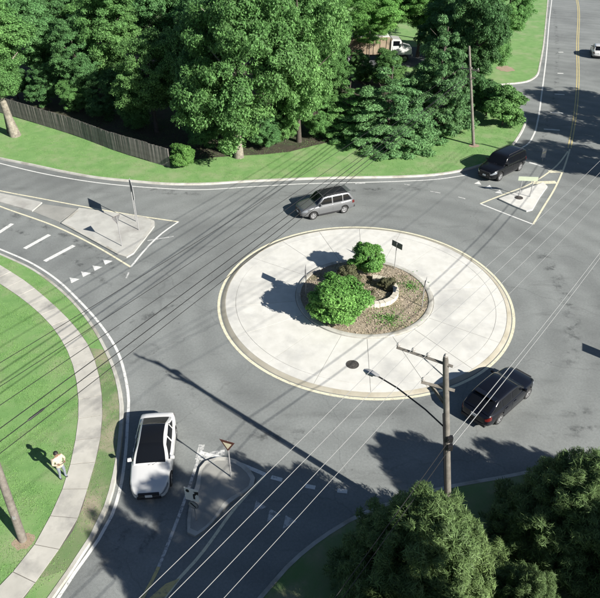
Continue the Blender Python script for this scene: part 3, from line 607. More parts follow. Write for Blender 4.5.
tag(link('mulch', leaf_mesh('mulch', Pm, np.c_[r_.normal(size=(n_,2))*.5, np.ones(n_)], .07, 1.8, r_), mat('mulch_chip', (.3,.245,.175), (.42,.355,.265), 2.0, .95, isl=.3)), 'loose mulch chips spread over the round bed', 'mulch', kind='stuff')
# near trees
G3 = 'conifers along the south lawn'
tree('conifer', (0.4,-20.0), 5.0, 2.5, 3.8, 2.7, 'cedar', 'leafcedar', 'feathery green conifer at the bottom in front of the near utility pole', idx=0, tr=.2, group=G3, limbs=3)
tree('conifer', (6.7,-18.0), 4.8, 2.3, 3.5, 2.5, 'cedar', 'leafcedar', 'conifer in the bottom right corner below the dark navy car', idx=1, tr=.2, group=G3, limbs=3)
tree('conifer', (11.4,-17.8), 4.5, 2.1, 2.7, 2.4, 'cedar', 'leafcedar', 'conifer cut by the right edge near the bottom', idx=0, tr=.2, group=G3, limbs=3, rot=2.0)
tree('conifer', (3.7,-21.6), 3.6, 1.7, 2.0, 1.8, 'cedar', 'leafcedar', 'low dark conifer in the gap between the two front conifers', idx=1, tr=.15, group=G3, limbs=3, rot=3.0)
U = [(-1.7,-25.8,7.6,3.2,'nearest the left road kerb'), (1.0,-26.6,7.2,2.8,'behind the feathery front conifer'), (9.8,-22.0,6.2,3.0,'behind the corner conifer'), (12.6,-24.2,6.0,2.8,'farthest to the right'), (-6.2,-31.0,9.0,2.8,'farthest to the left')]
for i, (x, y, h, r, wh_) in enumerate(U):
    tree('conifer', (x, y), h, h*.5, r, h*.52, 'cedar', 'leafcedar', 'dark conifer at or below the bottom edge, '+wh_, idx=i, tr=.22, group=G3, limbs=3, rot=i*1.3)
tree('leafy_tree', (6.9,-28.9), 13.6, 11.0, 2.5, 3.0, 'broad', 'leaf', 'tall leafy tree below the bottom edge whose shade covers the lower splitter island', idx=1, tr=.3)  # unseen tree, added and sized to throw shade on the lower splitter island
for i, (x, y, h, r) in enumerate([(32.6,13.2,12.6,5.0), (35.6,20.4,12.6,5.2), (40.2,28,12.8,5.4)]):
    tree('leafy_tree', (x, y), h, h*.58, r, h*.42, 'broad', 'leaf', 'roadside tree beyond the right edge shading the main road, '+('nearest', 'second', 'farthest')[i]+' of three', idx=i, group='trees beyond the right edge')

# grass blades
def blades(name, poly, n, ls, seed, label, bbox, m='blade'):
    r = np.random.default_rng(seed); X = r.uniform(bbox[0], bbox[1], n); Y = r.uniform(bbox[2], bbox[3], n); k = inside(poly, X, Y); X, Y = X[k], Y[k]; n = len(X)
    # tufts: keep more where a slow wave is high
    f = np.sin(X*1.7+np.sin(Y*1.3)*1.5)+np.sin(Y*2.1+X*.6)+r.normal(size=n)*1.2; k = f > -.4; X, Y = X[k], Y[k]; n = len(X)
    z0 = np.full(n, .12); a = r.uniform(0,TAU,n); l = ls*r.uniform(.5,1.3,n); ti = r.uniform(.2,.9,n); wv = .006+.012*r.random(n)
    bx, by = np.cos(a), np.sin(a); V = np.empty((n,3,3)); V[:,0] = np.c_[X-by*wv, Y+bx*wv, z0]; V[:,1] = np.c_[X+by*wv, Y-bx*wv, z0]; V[:,2] = np.c_[X+bx*l*ti, Y+by*l*ti, z0+l*(1-.4*ti)]
    me = bpy.data.meshes.new(name); me.vertices.add(3*n); me.vertices.foreach_set('co', V.astype(np.float32).ravel()); me.loops.add(3*n); me.loops.foreach_set('vertex_index', np.arange(3*n, dtype=np.int32))
    me.polygons.add(n); me.polygons.foreach_set('loop_start', np.arange(0,3*n,3,dtype=np.int32)); me.polygons.foreach_set('loop_total', np.full(n,3,dtype=np.int32)); me.update()
    tag(link(name, me, m), label, 'grass', kind='stuff')
swl = [tuple(p) for p in wl] + [(-60,-30),(-72,14)]
blades('grass', swl, 170000, .05, 1, 'short mown grass of the lawn left of the sidewalk', (-27,-14,-21.5,6))
vg = offset(swk, -.25)[0:] ; i0 = min(range(len(swk)), key=lambda i: math.dist(swk[i], (-28.26,6.90))); i1 = min(range(len(swk)), key=lambda i: math.dist(swk[i], (-13.97,-20.38)))
vgp = offset(swk, -.05)[i0:i1] + wr[2:][::-1]
blades('grass', vgp, 90000, .06, 2, 'ragged grass of the narrow verge between sidewalk and kerb', (-27,-12,-21.5,6))
blades('grass', NL, 90000, .07, 3, 'mown grass of the lawn in front of the wood', (-36,20,17,33))

# ---------------------------------------------------------------- fence
fp = resample(smooth_line([(-43.80,39.33),(-37.07,35.30),(-33.77,33.11),(-24.92,26.90),(-21.84,24.37),(-15.81,20.33)], .5), step=2.4)
fence = thing('wooden_fence', (*fp[0], .12), 0, 'weathered grey wooden board fence in front of the shaded wood', 'fence')
F0 = Vector((*fp[0], 0)); rng = random.Random(8)
pick = MB().box((0,0,.93), (.155,.022,1.78)).mesh('picket'); pick.materials.append(M['fence'])
post = MB().box((0,0,.87), (.1,.1,1.76)).mesh('post'); post.materials.append(M['fence'])
for i in range(len(fp)):
    o = bpy.data.objects.new('post', post); S.collection.objects.link(o); o.parent = fence; o.location = Vector((*fp[i],0))-F0
    if i+1 < len(fp):
        a, b = Vector((*fp[i],0))-F0, Vector((*fp[i+1],0))-F0; d = b-a; az = math.atan2(d.y, d.x); nrm = Vector((d.y,-d.x,0)).normalized(); o.rotation_euler.z = az
        for z in (.35, 1.5): MB().box(tuple((a+b)/2+Vector((0,0,z))), (d.length,.045,.09), az).build('rail', 'fence', fence)
        n = int(d.length/.165); dzp = rng.uniform(-.05,.05)
        for k in range(n):
            o = bpy.data.objects.new('picket', pick); S.collection.objects.link(o); o.parent = fence
            o.location = a+d*((k+.5)/n)+nrm*.04+Vector((0,0,dzp+rng.uniform(-.02,.02))); o.rotation_euler = (rng.uniform(-.01,.01), rng.uniform(-.015,.015), az)

# ---------------------------------------------------------------- utility poles and wires
def lean_mat(base, top):
    d = Vector(top)-Vector(base); return d
def upole(base, top, label, m='pole', r0=.17, r1=.11, name='utility_pole'):
    t = thing(name, (*base, .1), 0, label, 'utility pole', 'utility poles'); d = Vector(top)-Vector((*base,.1))
    MB().tube([(0,0,-.05), tuple(d*.5), tuple(d*.985), tuple(d)], [r0,(r0+r1)/2,r1,r1*.8], 14).build('post', m, t, smooth=60)
    return t, Vector((*base,.1)), d
def insulator(t, p, s=1):
    MB().lathe([(0,0),(.03*s,0),(.03*s,.04*s),(.075*s,.05*s),(.075*s,.075*s),(.035*s,.09*s),(.065*s,.11*s),(.06*s,.13*s),(.03*s,.16*s),(0,.17*s)], 10, tuple(p)).build('insulator', 'insul', t, smooth=50)
# near pole
B1 = (2.00,-17.77); T1 = (0.76,-17.12,9.60)
p1, o1, d1 = upole(B1, T1, 'near utility pole with two side arms standing behind the front conifer', 'polepale', .145, .1)
def on(z, o=o1, d=d1): k = (z-o.z)/d.z; return o+d*k
A0 = on(9.3); A1 = Vector((-0.75,-16.31,9.35)); ad = (A1-A0)
def local(v, o=o1): return v-o
ain = A0-ad.normalized()*.25
MB().tube([local(ain), local(A1)], .065, 4).build('crossarm', 'polepale', p1)
MB().tube([local(A0+ad*.5), local(on(8.7))], .02, 6).build('brace', 'galv', p1)
L0 = on(8.25); L1 = Vector((0.11,-16.94,8.30)); ld = L1-L0
MB().tube([local(L0-ld.normalized()*.3), local(L1)], .075, 4).build('crossarm', 'pole', p1); MB().tube([local(L0+ld*.6), local(on(7.6))], .03, 6).build('brace', 'pole', p1)
MB().tube([local(L0+ld*.75+Vector((.05,.05,-.03))), local(on(7.3)+Vector((.02,.12,0)))], .035, 6).build('brace', 'pole', p1)
C = []
for k in (.97, .66, .36): q = A0+ad*k+Vector((0,0,.06)); insulator(p1, local(q)); C.append(q+Vector((0,0,.17)))
q = L1-ld.normalized()*.06+Vector((0,0,.07)); insulator(p1, local(q)); C.append(q+Vector((0,0,.17)))
q = on(9.6)+Vector((.0,0,-.03)); insulator(p1, local(q)); 
for z, s in ((6.0,.22),(5.6,.2)): MB().box(tuple(local(on(z)+Vector((.08,-.12,0)))), (s,.16,.26)).build('cable_bracket', 'black', p1, bevel=.02)
MB().tube([local(on(z)+Vector((-.13,-.1,0))) for z in (1,3,5,7.2)], .03, 6).build('riser_conduit', 'black', p1)
# street light on the near pole
SL0 = on(6.35); SL1 = Vector((-1.19,-15.21,7.05)); SL2 = Vector((-1.56,-14.98,7.10)); sd_ = SL1-SL0
t = p1
MB().tube([local(SL0), local(SL0+sd_*.3+Vector((0,0,.16))), local(SL0+sd_*.7+Vector((0,0,.16))), local(SL1)], .03, 8).build('lamp_arm', 'cable', t, smooth=60)
hd = (SL2-SL1); hv = hd.normalized(); az = math.atan2(hv.y, hv.x)
hm = MB(); hc = (SL1+SL2)/2; prof = [(-.33,.05),(-.2,.09),(0,.14),(.2,.13),(.33,.06)]; vs = []; fs = []
for x, r in prof:
    for k in range(10): a = TAU*k/10; vs.append((x, r*math.cos(a), r*.6*math.sin(a)))
for i in range(4):
    for k in range(10): fs.append((i*10+k, i*10+(k+1)%10, (i+1)*10+(k+1)%10, (i+1)*10+k))
fs += [tuple(range(10))[::-1], tuple(range(40,50))]
hm.add([tuple(local(hc)+Matrix.Rotation(az,3,'Z') @ Vector(v)) for v in vs], fs); lh = hm.build('lamp_head', 'galv', t, smooth=60)
MB().box(tuple(local(hc)+Matrix.Rotation(az,3,'Z') @ Vector((.06,0,-.075))), (.3,.18,.05), az).build('lamp_lens', 'insul', lh)
# far pole
B2 = (12.73,25.31); p2, o2, d2 = upole(B2, (11.23,26.54,9.00), 'far utility pole on the lawn among the trees beside the driveway', 'pole', .16, .1)
def on2(z): return on(z, o2, d2)
bdir = (Vector((-16.2,-16.2,0))-Vector((*B2,0))).normalized(); bper = Vector((-bdir.y, bdir.x, 0))
MB().box(tuple(on2(7.0)-o2), (1.7,.1,.11), math.atan2(bper.y, bper.x)).build('crossarm', 'pole', p2); MB().box(tuple(on2(6.3)-o2), (.8,.1,.1), math.atan2(bper.y, bper.x)).build('crossarm', 'pole', p2)
for k in (-.75,0.12,.75): insulator(p2, on2(7.06)-o2+bper*k)
# left pole
B3 = (-15.65,-17.60); p3, o3, d3 = upole(B3, (-16.1,-16.3,9.4), 'leaning utility pole on the lawn near the left edge with its top out of view', 'pole', .17, .12)
def on3(z): return on(z, o3, d3)
MB().box(tuple(on3(7.0)-o3), (1.6,.1,.11), math.atan2(bper.y, bper.x)).build('crossarm', 'pole', p3)
MB().box(tuple(on3(1.55)-o3+Vector((.05,-.16,0))), (.12,.03,.18)).build('number_plate', 'galv', p3)
# right pole, out of frame: only its long shadow shows
B4 = (26.6,14.6); p4, o4, d4 = upole(B4, (26.4,14.9,9.6), 'utility pole beyond the right edge whose shadow crosses the main road', 'pole')
def on4(z): return on(z, o4, d4)
adn = ad.normalized()
MB().tube([on4(9.3)-o4+adn*1.7, on4(9.3)-o4-adn*.3], .065, 4).build('crossarm', 'pole', p4)
def cat(a, b, sag, n=22):
    a, b = Vector(a), Vector(b); return [a.lerp(b, k/n)-Vector((0,0,sag*4*(k/n)*(1-k/n))) for k in range(n+1)]
def wire(a, b, sag, r, m, label, group, name='power_line'):
    o = MB().tube(cat(a, b, sag), r, 5).build(name, m, smooth=60); return tag(o, label, 'cable', group)
GA = 'overhead lines held by the near pole'; GB = 'overhead lines between the far pole and the left pole'
Q = Vector((-25.5,-47.5,0))  # next pole to the lower left is far outside the view
SWD = Vector((-6.62,-23.71,9.30))-C[0]; SWD.z = 0; SWD.normalize(); NED = Vector((12.81,0.32,9.00))-C[1]; NED.z = 0; NED.normalize()
nm = ['outermost', 'middle', 'innermost']
for k in range(3):
    wire(C[k], C[k]+SWD*36+Vector((0,0,.2)), .45, .0085, 'wire', f'pale wire from the {nm[k]} insulator of the near pole\'s upper arm to the bottom edge', GA)
    wire(C[k], on4(9.5)+adn*(1.65-.5*k), .7, .0085, 'wire', f'pale wire from the {nm[k]} insulator of the near pole\'s upper arm to the right edge', GA)
wire(C[3], C[3]+SWD*36+Vector((0,0,.2)), .5, .008, 'wire', 'pale wire from the near pole\'s lower arm to the bottom edge', GA)
wire(C[3], on4(8.3)+adn*.6, .8, .008, 'wire', 'pale wire from the near pole\'s lower arm to the right edge', GA)
for k, z in enumerate((6.05, 5.62)):
    q = on(z)+Vector((.1,-.16,0)); wire(q, on4(z+.2)+Vector((0,-.15,0)), .9, .016, 'wire', ('upper' if not k else 'lower')+' cable running from the near pole over the dark navy car', GA, 'telephone_cable')
    wire(q, q+SWD*34+Vector((.8,0,.1)), .6, .012, 'cable', ('upper' if not k else 'lower')+' cable dropping from the near pole behind the front conifer', GA, 'telephone_cable')
names = ['topmost', 'second from the top', 'third from the top', 'fourth from the top', 'fifth from the top', 'lowest']
Bends = [(7.62,7.2,-.75),(7.12,7.2,.12),(6.72,7.2,.75),(5.3,6.42,-.3),(4.95,6.36,.0),(4.65,6.3,.3)]
for k, (zl, zf, off) in enumerate(Bends):
    a, b = on2(zf)+bper*off*.9, on3(zl)+bper*off*.6
    wire(a, b, .42 if k < 3 else .3, (.013,.013,.014,.02,.02,.016)[k], 'cable', f'dark overhead cable, {names[k]} of the six crossing the left of the road', GB, 'telephone_cable')
    if k == 4: cc = cat(a, b, .3, 40)
sc = tag(MB().tube([cc[38], cc[38].lerp(cc[39], .12), cc[38].lerp(cc[39], .6), cc[38].lerp(cc[39], .7)], [.02,.05,.05,.02], 8).build('splice_case', 'cable', smooth=50), 'black splice case on the low cable at the left edge', 'splice case')

# ---------------------------------------------------------------- signs
def sign_post(t, h, r=.03, xy=(0,0), m='galv'): MB().tube([(*xy,-.03),(*xy,h)], r, 8).build('post', m, t, smooth=60)
def face_panel(t, poly, z, y, th, name, m, parent=None, bev=0):
    # polygon in the sign's plane (x across, z up), thickness along y
    n = len(poly); A = sum(poly[i][0]*poly[(i+1)%n][1]-poly[(i+1)%n][0]*poly[i][1] for i in range(n)); poly = poly if A > 0 else poly[::-1]
    vs = [(x,y-th/2,z+zz) for x,zz in poly]+[(x,y+th/2,z+zz) for x,zz in poly]
    return MB().add(vs, [tuple(range(n)), tuple(range(n,2*n))[::-1]]+[(i,n+i,n+(i+1)%n,(i+1)%n) for i in range(n)]).build(name, m, parent or t, tri=True)
TRI = lambda s: [(-s*.5,s*.433),(0,-s*.433),(s*.5,s*.433)]
RECT = lambda a, b: [(-a/2,-b/2),(a/2,-b/2),(a/2,b/2),(-a/2,b/2)]
def yield_sign(c, az, label, z=.11, h=2.1, s=.74):
    t = thing('yield_sign', (*c, z), az, label, 'sign', 'yield signs'); sign_post(t, h+.3)
    b = face_panel(t, TRI(s), h, -.04, .012, 'panel', 'signred')
    face_panel(t, TRI(s*.58), h, -.049, .004, 'panel_centre', 'signyel', b); face_panel(t, TRI(s*.97), h, -.031, .003, 'panel_back', 'signback', b)
    return t
def az_to(dx, dy): return math.atan2(dx, -dy)     # turns the sign's face (-y) to look along (dx, dy)
yield_sign((-16.99,6.40), az_to(-.8,.6), 'yield sign on the left splitter island, back turned, thin grey post')
yield_sign((-7.29,-14.37), az_to(-.35,-.93), 'triangular yield sign with dark border on the lower splitter island')
def arrow_poly(s): return [(-.06*s,-.35*s),(.06*s,-.35*s),(.06*s,-.05*s),(.2*s,.12*s),(.27*s,.03*s),(.3*s,.36*s),(-.02*s,.28*s),(.08*s,.2*s),(-.06*s,.03*s)]
t = thing('keep_right_sign', (*(-8.58,-16.66), .11), az_to(-.3,-.95), 'white keep right sign with black arrow on the lower splitter island', 'sign'); sign_post(t, 2.0)
b = face_panel(t, RECT(.62,.78), 1.75, -.04, .012, 'panel', 'signwhite'); face_panel(t, [(x+.1,y+.02) for x,y in arrow_poly(.75)], 1.75, -.048, .004, 'arrow_symbol', 'signblack', b)
face_panel(t, [(-.17+.08*math.cos(TAU*k/12), .2+.1*math.sin(TAU*k/12)) for k in range(12)], 1.75, -.048, .004, 'island_symbol', 'signblack', b)
mk = face_panel(t, [(.24*math.cos(TAU*k/20), .24*math.sin(TAU*k/20)) for k in range(20)], 1.08, -.04, .012, 'round_plate', 'signback'); face_panel(t, [(.2*math.cos(TAU*k/20), .2*math.sin(TAU*k/20)) for k in range(20)], 1.08, -.049, .004, 'plate_face', 'galv', mk); face_panel(t, [(-.14,.09),(-.09,.14),(.14,-.09),(.09,-.14)], 1.08, -.054, .004, 'bar_symbol', 'signblack', mk)
# tall two-post sign edge-on on the left island
a, b2 = Vector((*(-16.25,8.78),0)), Vector((*(-16.73,10.12),0)); d = b2-a
t = thing('guide_sign', (a.x, a.y, .1), math.atan2(d.y, d.x), 'tall two post sign seen edge on at the tip of the left splitter island', 'sign')
for x in (0, d.length): sign_post(t, 3.45, .035, (x,0))
b = face_panel(t, [(d.length/2+x, y) for x,y in RECT(d.length+.3,1.0)], 3.05, -.05, .02, 'panel', 'signwhite'); face_panel(t, [(d.length/2+x, y) for x,y in RECT(d.length+.26,.96)], 3.05, -.037, .004, 'panel_back', 'signback', b)
def chevron_sign(c, az, label, z, h, a=.75, b_=.4, m='signback', front='signblack'):
    t = thing('direction_sign', (*c, z), az, label, 'sign', 'direction signs around the island'); sign_post(t, h+.05, .028)
    p = face_panel(t, RECT(a, b_), h-.12, -.04, .014, 'panel', m); face_panel(t, RECT(a*.96, b_*.92), h-.12, -.05, .003, 'panel_face', front, p)
    for k in (-1,0,1): face_panel(t, [(k*a*.28-a*.1,-b_*.3),(k*a*.28+a*.02,-b_*.3),(k*a*.28+a*.12,0),(k*a*.28+a*.02,b_*.3),(k*a*.28-a*.1,b_*.3),(k*a*.28,0)], h-.12, -.054, .003, 'chevron', 'signwhite', p)
    return t
chevron_sign((2.33,3.12), az_to(.75,.66), 'dark backed direction sign at the back of the round bed', .2, 1.95, .9, .42)
chevron_sign((-3.73,0.06), az_to(-.97,.1), 'direction sign seen edge on at the left of the round bed', .2, 1.85, .62, .66)
chevron_sign((3.49,-1.32), az_to(.95,-.3), 'direction sign seen edge on at the right of the round bed', .2, 1.9, .62, .5)
chevron_sign((15.5,-7.85), az_to(.9,-.35), 'sign beyond the right edge whose shadow falls on the road', .11, 2.2, .75, .6)
# pale board on the north-east splitter island
a = Vector((*(13.94,14.22),0)); t = thing('board_sign', (a.x, a.y, .11), az_to(-.1,-1), 'pale wide board sign on a post beside the black vehicle', 'sign'); sign_post(t, 1.75, .035); sign_post(t, 1.75, .035, (.9,.0))
b = face_panel(t, [(x+.45,y) for x,y in RECT(1.55,.36)], 1.6, -.045, .02, 'panel', 'signgreen'); face_panel(t, [(x+.45,y) for x,y in RECT(1.5,.32)], 1.6, -.032, .004, 'panel_back', 'signback', b)
t = thing('object_marker', (*(18.22,21.63), .0), az_to(-.1,-1), 'small pale upright marker panel behind the black vehicle', 'sign'); sign_post(t, 1.1, .03)
b = face_panel(t, RECT(.36,.8), .8, -.04, .012, 'panel', 'galv'); face_panel(t, [(-.15,-.1),(.15,.1),(.15,.25),(-.15,.05)], .8, -.048, .004, 'stripe', 'signyel', b)

# ---------------------------------------------------------------- vehicles
def interp(tab, x): xs = [p[0] for p in tab]; return float(np.interp(x, xs, [p[1] for p in tab]))
def vehicle(name, label, cat_, loc, az, sp, paint, roof=None, z=.004, group='vehicles on the roundabout'):
    L, W, H = sp['L'], sp['W']/2, sp['H']; zc = sp.get('clear', .2); belt = sp['belt']; xA, xB, xC, xD = sp['cab']; fw, rw = sp['axles']; R = sp['R']
    t = thing(name, (*loc, z), az, label, cat_, group)
    top = [(-L/2, belt*.80), (-L/2+.06, belt*.93), (-L/2+.22, sp['deck']), (xD-.02, sp['deck']), (xD+.3, belt), (xA-.25, belt), (xA+.1, sp['hood']), (L/2-.6, sp['hood']-.07), (L/2-.22, sp['hood']-.16), (L/2-.06, sp['hood']-.3), (L/2, sp['hood']-.42)]
    plan = [(-L/2, .66), (-L/2+.05, .79), (-L/2+.16, .88), (-L/2+.5, .955), (-L/2+1.2, 1.0), (L/2-1.3, 1.0), (L/2-.65, .95), (L/2-.3, .85), (L/2-.12, .73), (L/2-.04, .6), (L/2, .46)]
    bot = [(-L/2, zc+.18), (-L/2+.12, zc+.06), (-L/2+.35, zc), (L/2-.4, zc), (L/2-.12, zc+.04), (L/2, zc+.14)]
    xs = sorted(set([-L/2, -L/2+.02, -L/2+.05, -L/2+.1, -L/2+.16, -L/2+.24]+list(np.linspace(-L/2+.35, L/2-.4, 34))+[L/2-.3, L/2-.22, L/2-.15, L/2-.1, L/2-.06, L/2-.03, L/2]))
    def sm(tab, x): return sum(interp(tab, x+d)*k for d, k in ((-.07,.25),(0,.5),(.07,.25)))
    def sect(x):
        w_ = W*interp(plan, x); zt = sm(top, x); z0 = interp(bot, x); hgt = zt-z0
        return [(0,z0),(.78*w_,z0),(.93*w_,z0+.05),(.975*w_,z0+.15*hgt),(.99*w_,z0+.3*hgt),(w_,z0+.5*hgt),(.993*w_,z0+.68*hgt),(.97*w_,z0+.84*hgt),(.935*w_,z0+.94*hgt),(.87*w_,z0+.99*hgt),(.6*w_,z0+1.012*hgt),(0,z0+1.03*hgt)]
    mb = MB(); rows = []
    for x in xs: h_ = sect(x); rows.append([(x,y,zz) for y,zz in h_]+[(x,-y,zz) for y,zz in h_[-2:0:-1]])
    n = len(rows[0]); vs = [p for r in rows for p in r]
    fs = [(i*n+k, (i+1)*n+k, (i+1)*n+(k+1)%n, i*n+(k+1)%n) for i in range(len(xs)-1) for k in range(n)]
    fs += [tuple(range(n)), tuple(range((len(xs)-1)*n+n-1, (len(xs)-1)*n-1, -1))]
    me = mb.add(vs, fs).mesh('body'); bm = bmesh.new(); bm.from_mesh(me); bmesh.ops.recalc_face_normals(bm, faces=bm.faces); bm.to_mesh(me); bm.free()
    body = link('body', me, paint, t)
    cut = MB()
    for ax in (fw, rw):
        for s in (-1,1):
            vs = []; N = 24; y0, y1 = s*(W-.27), s*(W+.2)
            for y in (y0,y1): vs += [(ax+R*1.16*math.cos(TAU*k/N), y, R+R*1.16*math.sin(TAU*k/N)) for k in range(N)]
            cut.add(vs, [tuple(range(N)), tuple(range(N,2*N))[::-1]]+[(k,N+k,N+(k+1)%N,(k+1)%N) for k in range(N)])
    cm = cut.mesh('cut'); bm = bmesh.new(); bm.from_mesh(cm); bmesh.ops.recalc_face_normals(bm, faces=bm.faces); bm.to_mesh(cm); bm.free()
    co = link('cut', cm, 'trim'); body.parent = None
    md = body.modifiers.new('b', 'BOOLEAN'); md.operation = 'DIFFERENCE'; md.object = co; md.solver = 'EXACT'; md.material_mode = 'TRANSFER'
    dg = bpy.context.evaluated_depsgraph_get(); nm_ = bpy.data.meshes.new_from_object(body.evaluated_get(dg)); body.modifiers.clear(); body.data = nm_; bpy.data.objects.remove(co); body.parent = t
    nm_.polygons.foreach_set('use_smooth', [True]*len(nm_.polygons)); nm_.set_sharp_from_angle(angle=math.radians(35))
    def side_y(x, zz): h_ = sect(x); return float(np.interp(zz, [p[1] for p in h_[2:10]], [p[0] for p in h_[2:10]]))
    # cabin
    wb, wr_ = W*.93, W*sp.get('tumble', .76); zr = H-.04; zb = belt-.02
    line_ = [(xD, zb), (xD+.03, zb+.02), (xC-.12, zr-.1), (xC+.05, zr-.03), (xC+.4, zr), ((xB+xC)/2, zr+.012), (xB-.35, zr), (xB, zr-.045), (xB+.12, zr-.1), (xA-.03, zb+.02), (xA, zb)]
    def zt_(x): return sm(line_, x) if xD+.1 < x < xA-.1 else interp(line_, x)
    def half(zz): u = (zz-zb)/(zr-zb); return wb-(wb-wr_)*u-.02*u*(1-u)*-1
    def taper(x): return 1-.11*max(0,(x-xB)/(xA-xB))**2-.1*max(0,(xC-x)/(xC-xD))**2-.05*max(0,(xC+.5-x)/1.0 if x < xC+.5 else 0)
    cx_ = list(np.linspace(xD, xC, 9))+list(np.linspace(xC, xB, 12))[1:]+list(np.linspace(xB, xA, 9))[1:]; rows = []
    def csec(x):
        zz = zt_(x); k = taper(x); hz = zz-zb; h_ = [(wb*k*1.0, zb)]
        for u in (.33,.66,.9): h_.append((half(zb+hz*u)*k, zb+hz*u))
        e = half(zz)*k; h_ += [(e*.985, zz-.02*min(1,hz*5)), (e*.94, zz+.004), (e*.75, zz+.02), (e*.4, zz+.032), (0, zz+.037)]
        return h_
    for x in cx_: h_ = csec(x); rows.append([(x,y,zz) for y,zz in h_]+[(x,-y,zz) for y,zz in h_[-2::-1]])
    n = len(rows[0]); mb = MB().add([p for r in rows for p in r], [(i*n+k, i*n+k+1, (i+1)*n+k+1, (i+1)*n+k) for i in range(len(cx_)-1) for k in range(n-1)])
    cabin = mb.build('cabin', paint, t, smooth=40)
    def patch(x0, x1, tmax, m, nme, nx=8, ny=9, off_=.006, parent=None):
        vs = []; 
        for i in range(nx+1):
            x = x0+(x1-x0)*i/nx; h_ = csec(x)[5:]; ysx = [p[0] for p in h_][::-1]; zsx = [p[1] for p in h_][::-1]
            dz = (zt_(x+.02)-zt_(x-.02))/.04; nv = Vector((-dz,0,1)).normalized()
            for j in range(ny+1):
                y = (2*j/ny-1)*tmax*ysx[-1]; vs.append(Vector((x, y, float(np.interp(abs(y), ysx, zsx))))+nv*off_)
        return MB().add(vs, [(i*(ny+1)+j, (i+1)*(ny+1)+j, (i+1)*(ny+1)+j+1, i*(ny+1)+j+1) for i in range(nx) for j in range(ny)]).build(nme, m, parent or t, smooth=60)
    patch(xB+(-.06 if roof == 'glass' else .03), xA-.06, .93, 'glass', 'windshield', off_=.01); patch(xD+.1 if xC-xD > .3 else xD+.08, xC-.03, .9, 'glass', 'rear_window')
    if roof == 'glass': patch(xC-.01, xB+.02, .93, 'roofglass', 'roof_panel', 12)
    elif roof: patch(xC+.05, xB-.03, .97, roof, 'roof_panel', 12)
    # side windows and doors
    def side_poly(P, s, m, nme, off_, parent=None):
        vs = [(x, s*((half(zz)*taper(x))+off_), zz) for x, zz in P]; n = len(P); vs += [(x, y-s*(off_+.01), zz) for x, y, zz in vs]
        f0 = tuple(range(n)); A = sum(P[i][0]*P[(i+1)%n][1]-P[(i+1)%n][0]*P[i][1] for i in range(n)); f0 = f0 if (A < 0) == (s > 0) else f0[::-1]
        f0 = f0[::-1] if False else f0
        return MB().add(vs, [f0]+[(i,(i+1)%n,n+(i+1)%n,n+i) for i in range(n)]).build(nme, m, parent or t)
    zs0 = zb+.05; zs1 = zr-.11
    def fx(zz): u = (zz-zb)/(zr-.06-zb); return xA-.16+(xB-.02-xA+.1)*u
    def rx_(zz): u = (zz-zb)/(zr-.06-zb); return xD+.2+(xC+.1-xD-.18)*u
    xm = sp.get('bpillar', (xA+xD)/2-.05); 
    def strip(xa0, xa1, xb0, xb1, s, par=None, nz=5):
        L_ = [(xa0+(xa1-xa0)*i/nz, zs0+(zs1-zs0)*i/nz) for i in range(nz+1)]; R_ = [(xb0+(xb1-xb0)*i/nz, zs0+(zs1-zs0)*i/nz) for i in range(nz+1)]
        vs = []
        for (xa, za), (xb, zb_) in zip(L_, R_):
            for k in range(6): x = xa+(xb-xa)*k/5; vs.append((x, s*(half(za)*taper(x)+.007), za))
        f = [(i*6+k, i*6+k+1, (i+1)*6+k+1, (i+1)*6+k) for i in range(nz) for k in range(5)]
        if s > 0: f = [q[::-1] for q in f]
        return MB().add(vs, f).build('side_window', 'glass', t, smooth=60)
    xq = sp.get('cpillar', rx_(zs0)+.55)
    for s in (-1,1):
        strip(xm+.05, xm+.05, fx(zs0), fx(zs1), s); strip(xq+.04, xq+.04, xm-.05, xm-.05, s)
        if xq - rx_(zs0) > .3: strip(rx_(zs0), rx_(zs1), xq-.04, xq-.04, s)
        for x0, x1 in ((xm+.01, xA-.12), (max(xq-.1, rw+R*.75), xm-.01)):
            vs = []; nz, nx = 7, 8; zlo = zc+.14; zhi = belt-.05
            for i in range(nz+1):
                zz = zlo+(zhi-zlo)*i/nz
                for k in range(nx+1): x = x0+(x1-x0)*k/nx; vs.append((x, s*(side_y(x, zz)+.008), zz))
            for i in (0, nz):
                for k in range(nx+1): p = vs[i*(nx+1)+k]; vs.append((p[0], p[1]-s*.02, p[2]))
            a_, b_ = (nz+1)*(nx+1), (nz+1)*(nx+1)+nx+1
            f = [(i*(nx+1)+k, i*(nx+1)+k+1, (i+1)*(nx+1)+k+1, (i+1)*(nx+1)+k) for i in range(nz) for k in range(nx)]+[(a_+k, a_+k+1, k+1, k) for k in range(nx)]+[(nz*(nx+1)+k, nz*(nx+1)+k+1, b_+k+1, b_+k) for k in range(nx)]
            if s > 0: f = [q[::-1] for q in f]
            dr = MB().add(vs, f).build('door', paint, t, smooth=50)
            zh = belt-.16; MB().box((x0+.22, s*(side_y(x0+.22, zh)+.022), zh), (.2,.03,.035)).build('handle', sp.get('handle', paint), dr, bevel=.008)
        # mirror, sill trim
        mr_ = MB().box((xA-.28, s*(W+.04), belt+.08), (.13,.2,.14), rz=s*-.15, taper=.85).build('mirror', paint, t, bevel=.03, smooth=60)
        MB().box((xA-.28, s*(W*.93), belt+.03), (.07,.16,.05)).build('bracket', 'trim', mr_)
        MB().box(((fw+rw)/2, s*(W*.955), zc+.07), (fw-rw-2*R*1.2, .06, .13)).build('sill', 'trim', t, bevel=.015)
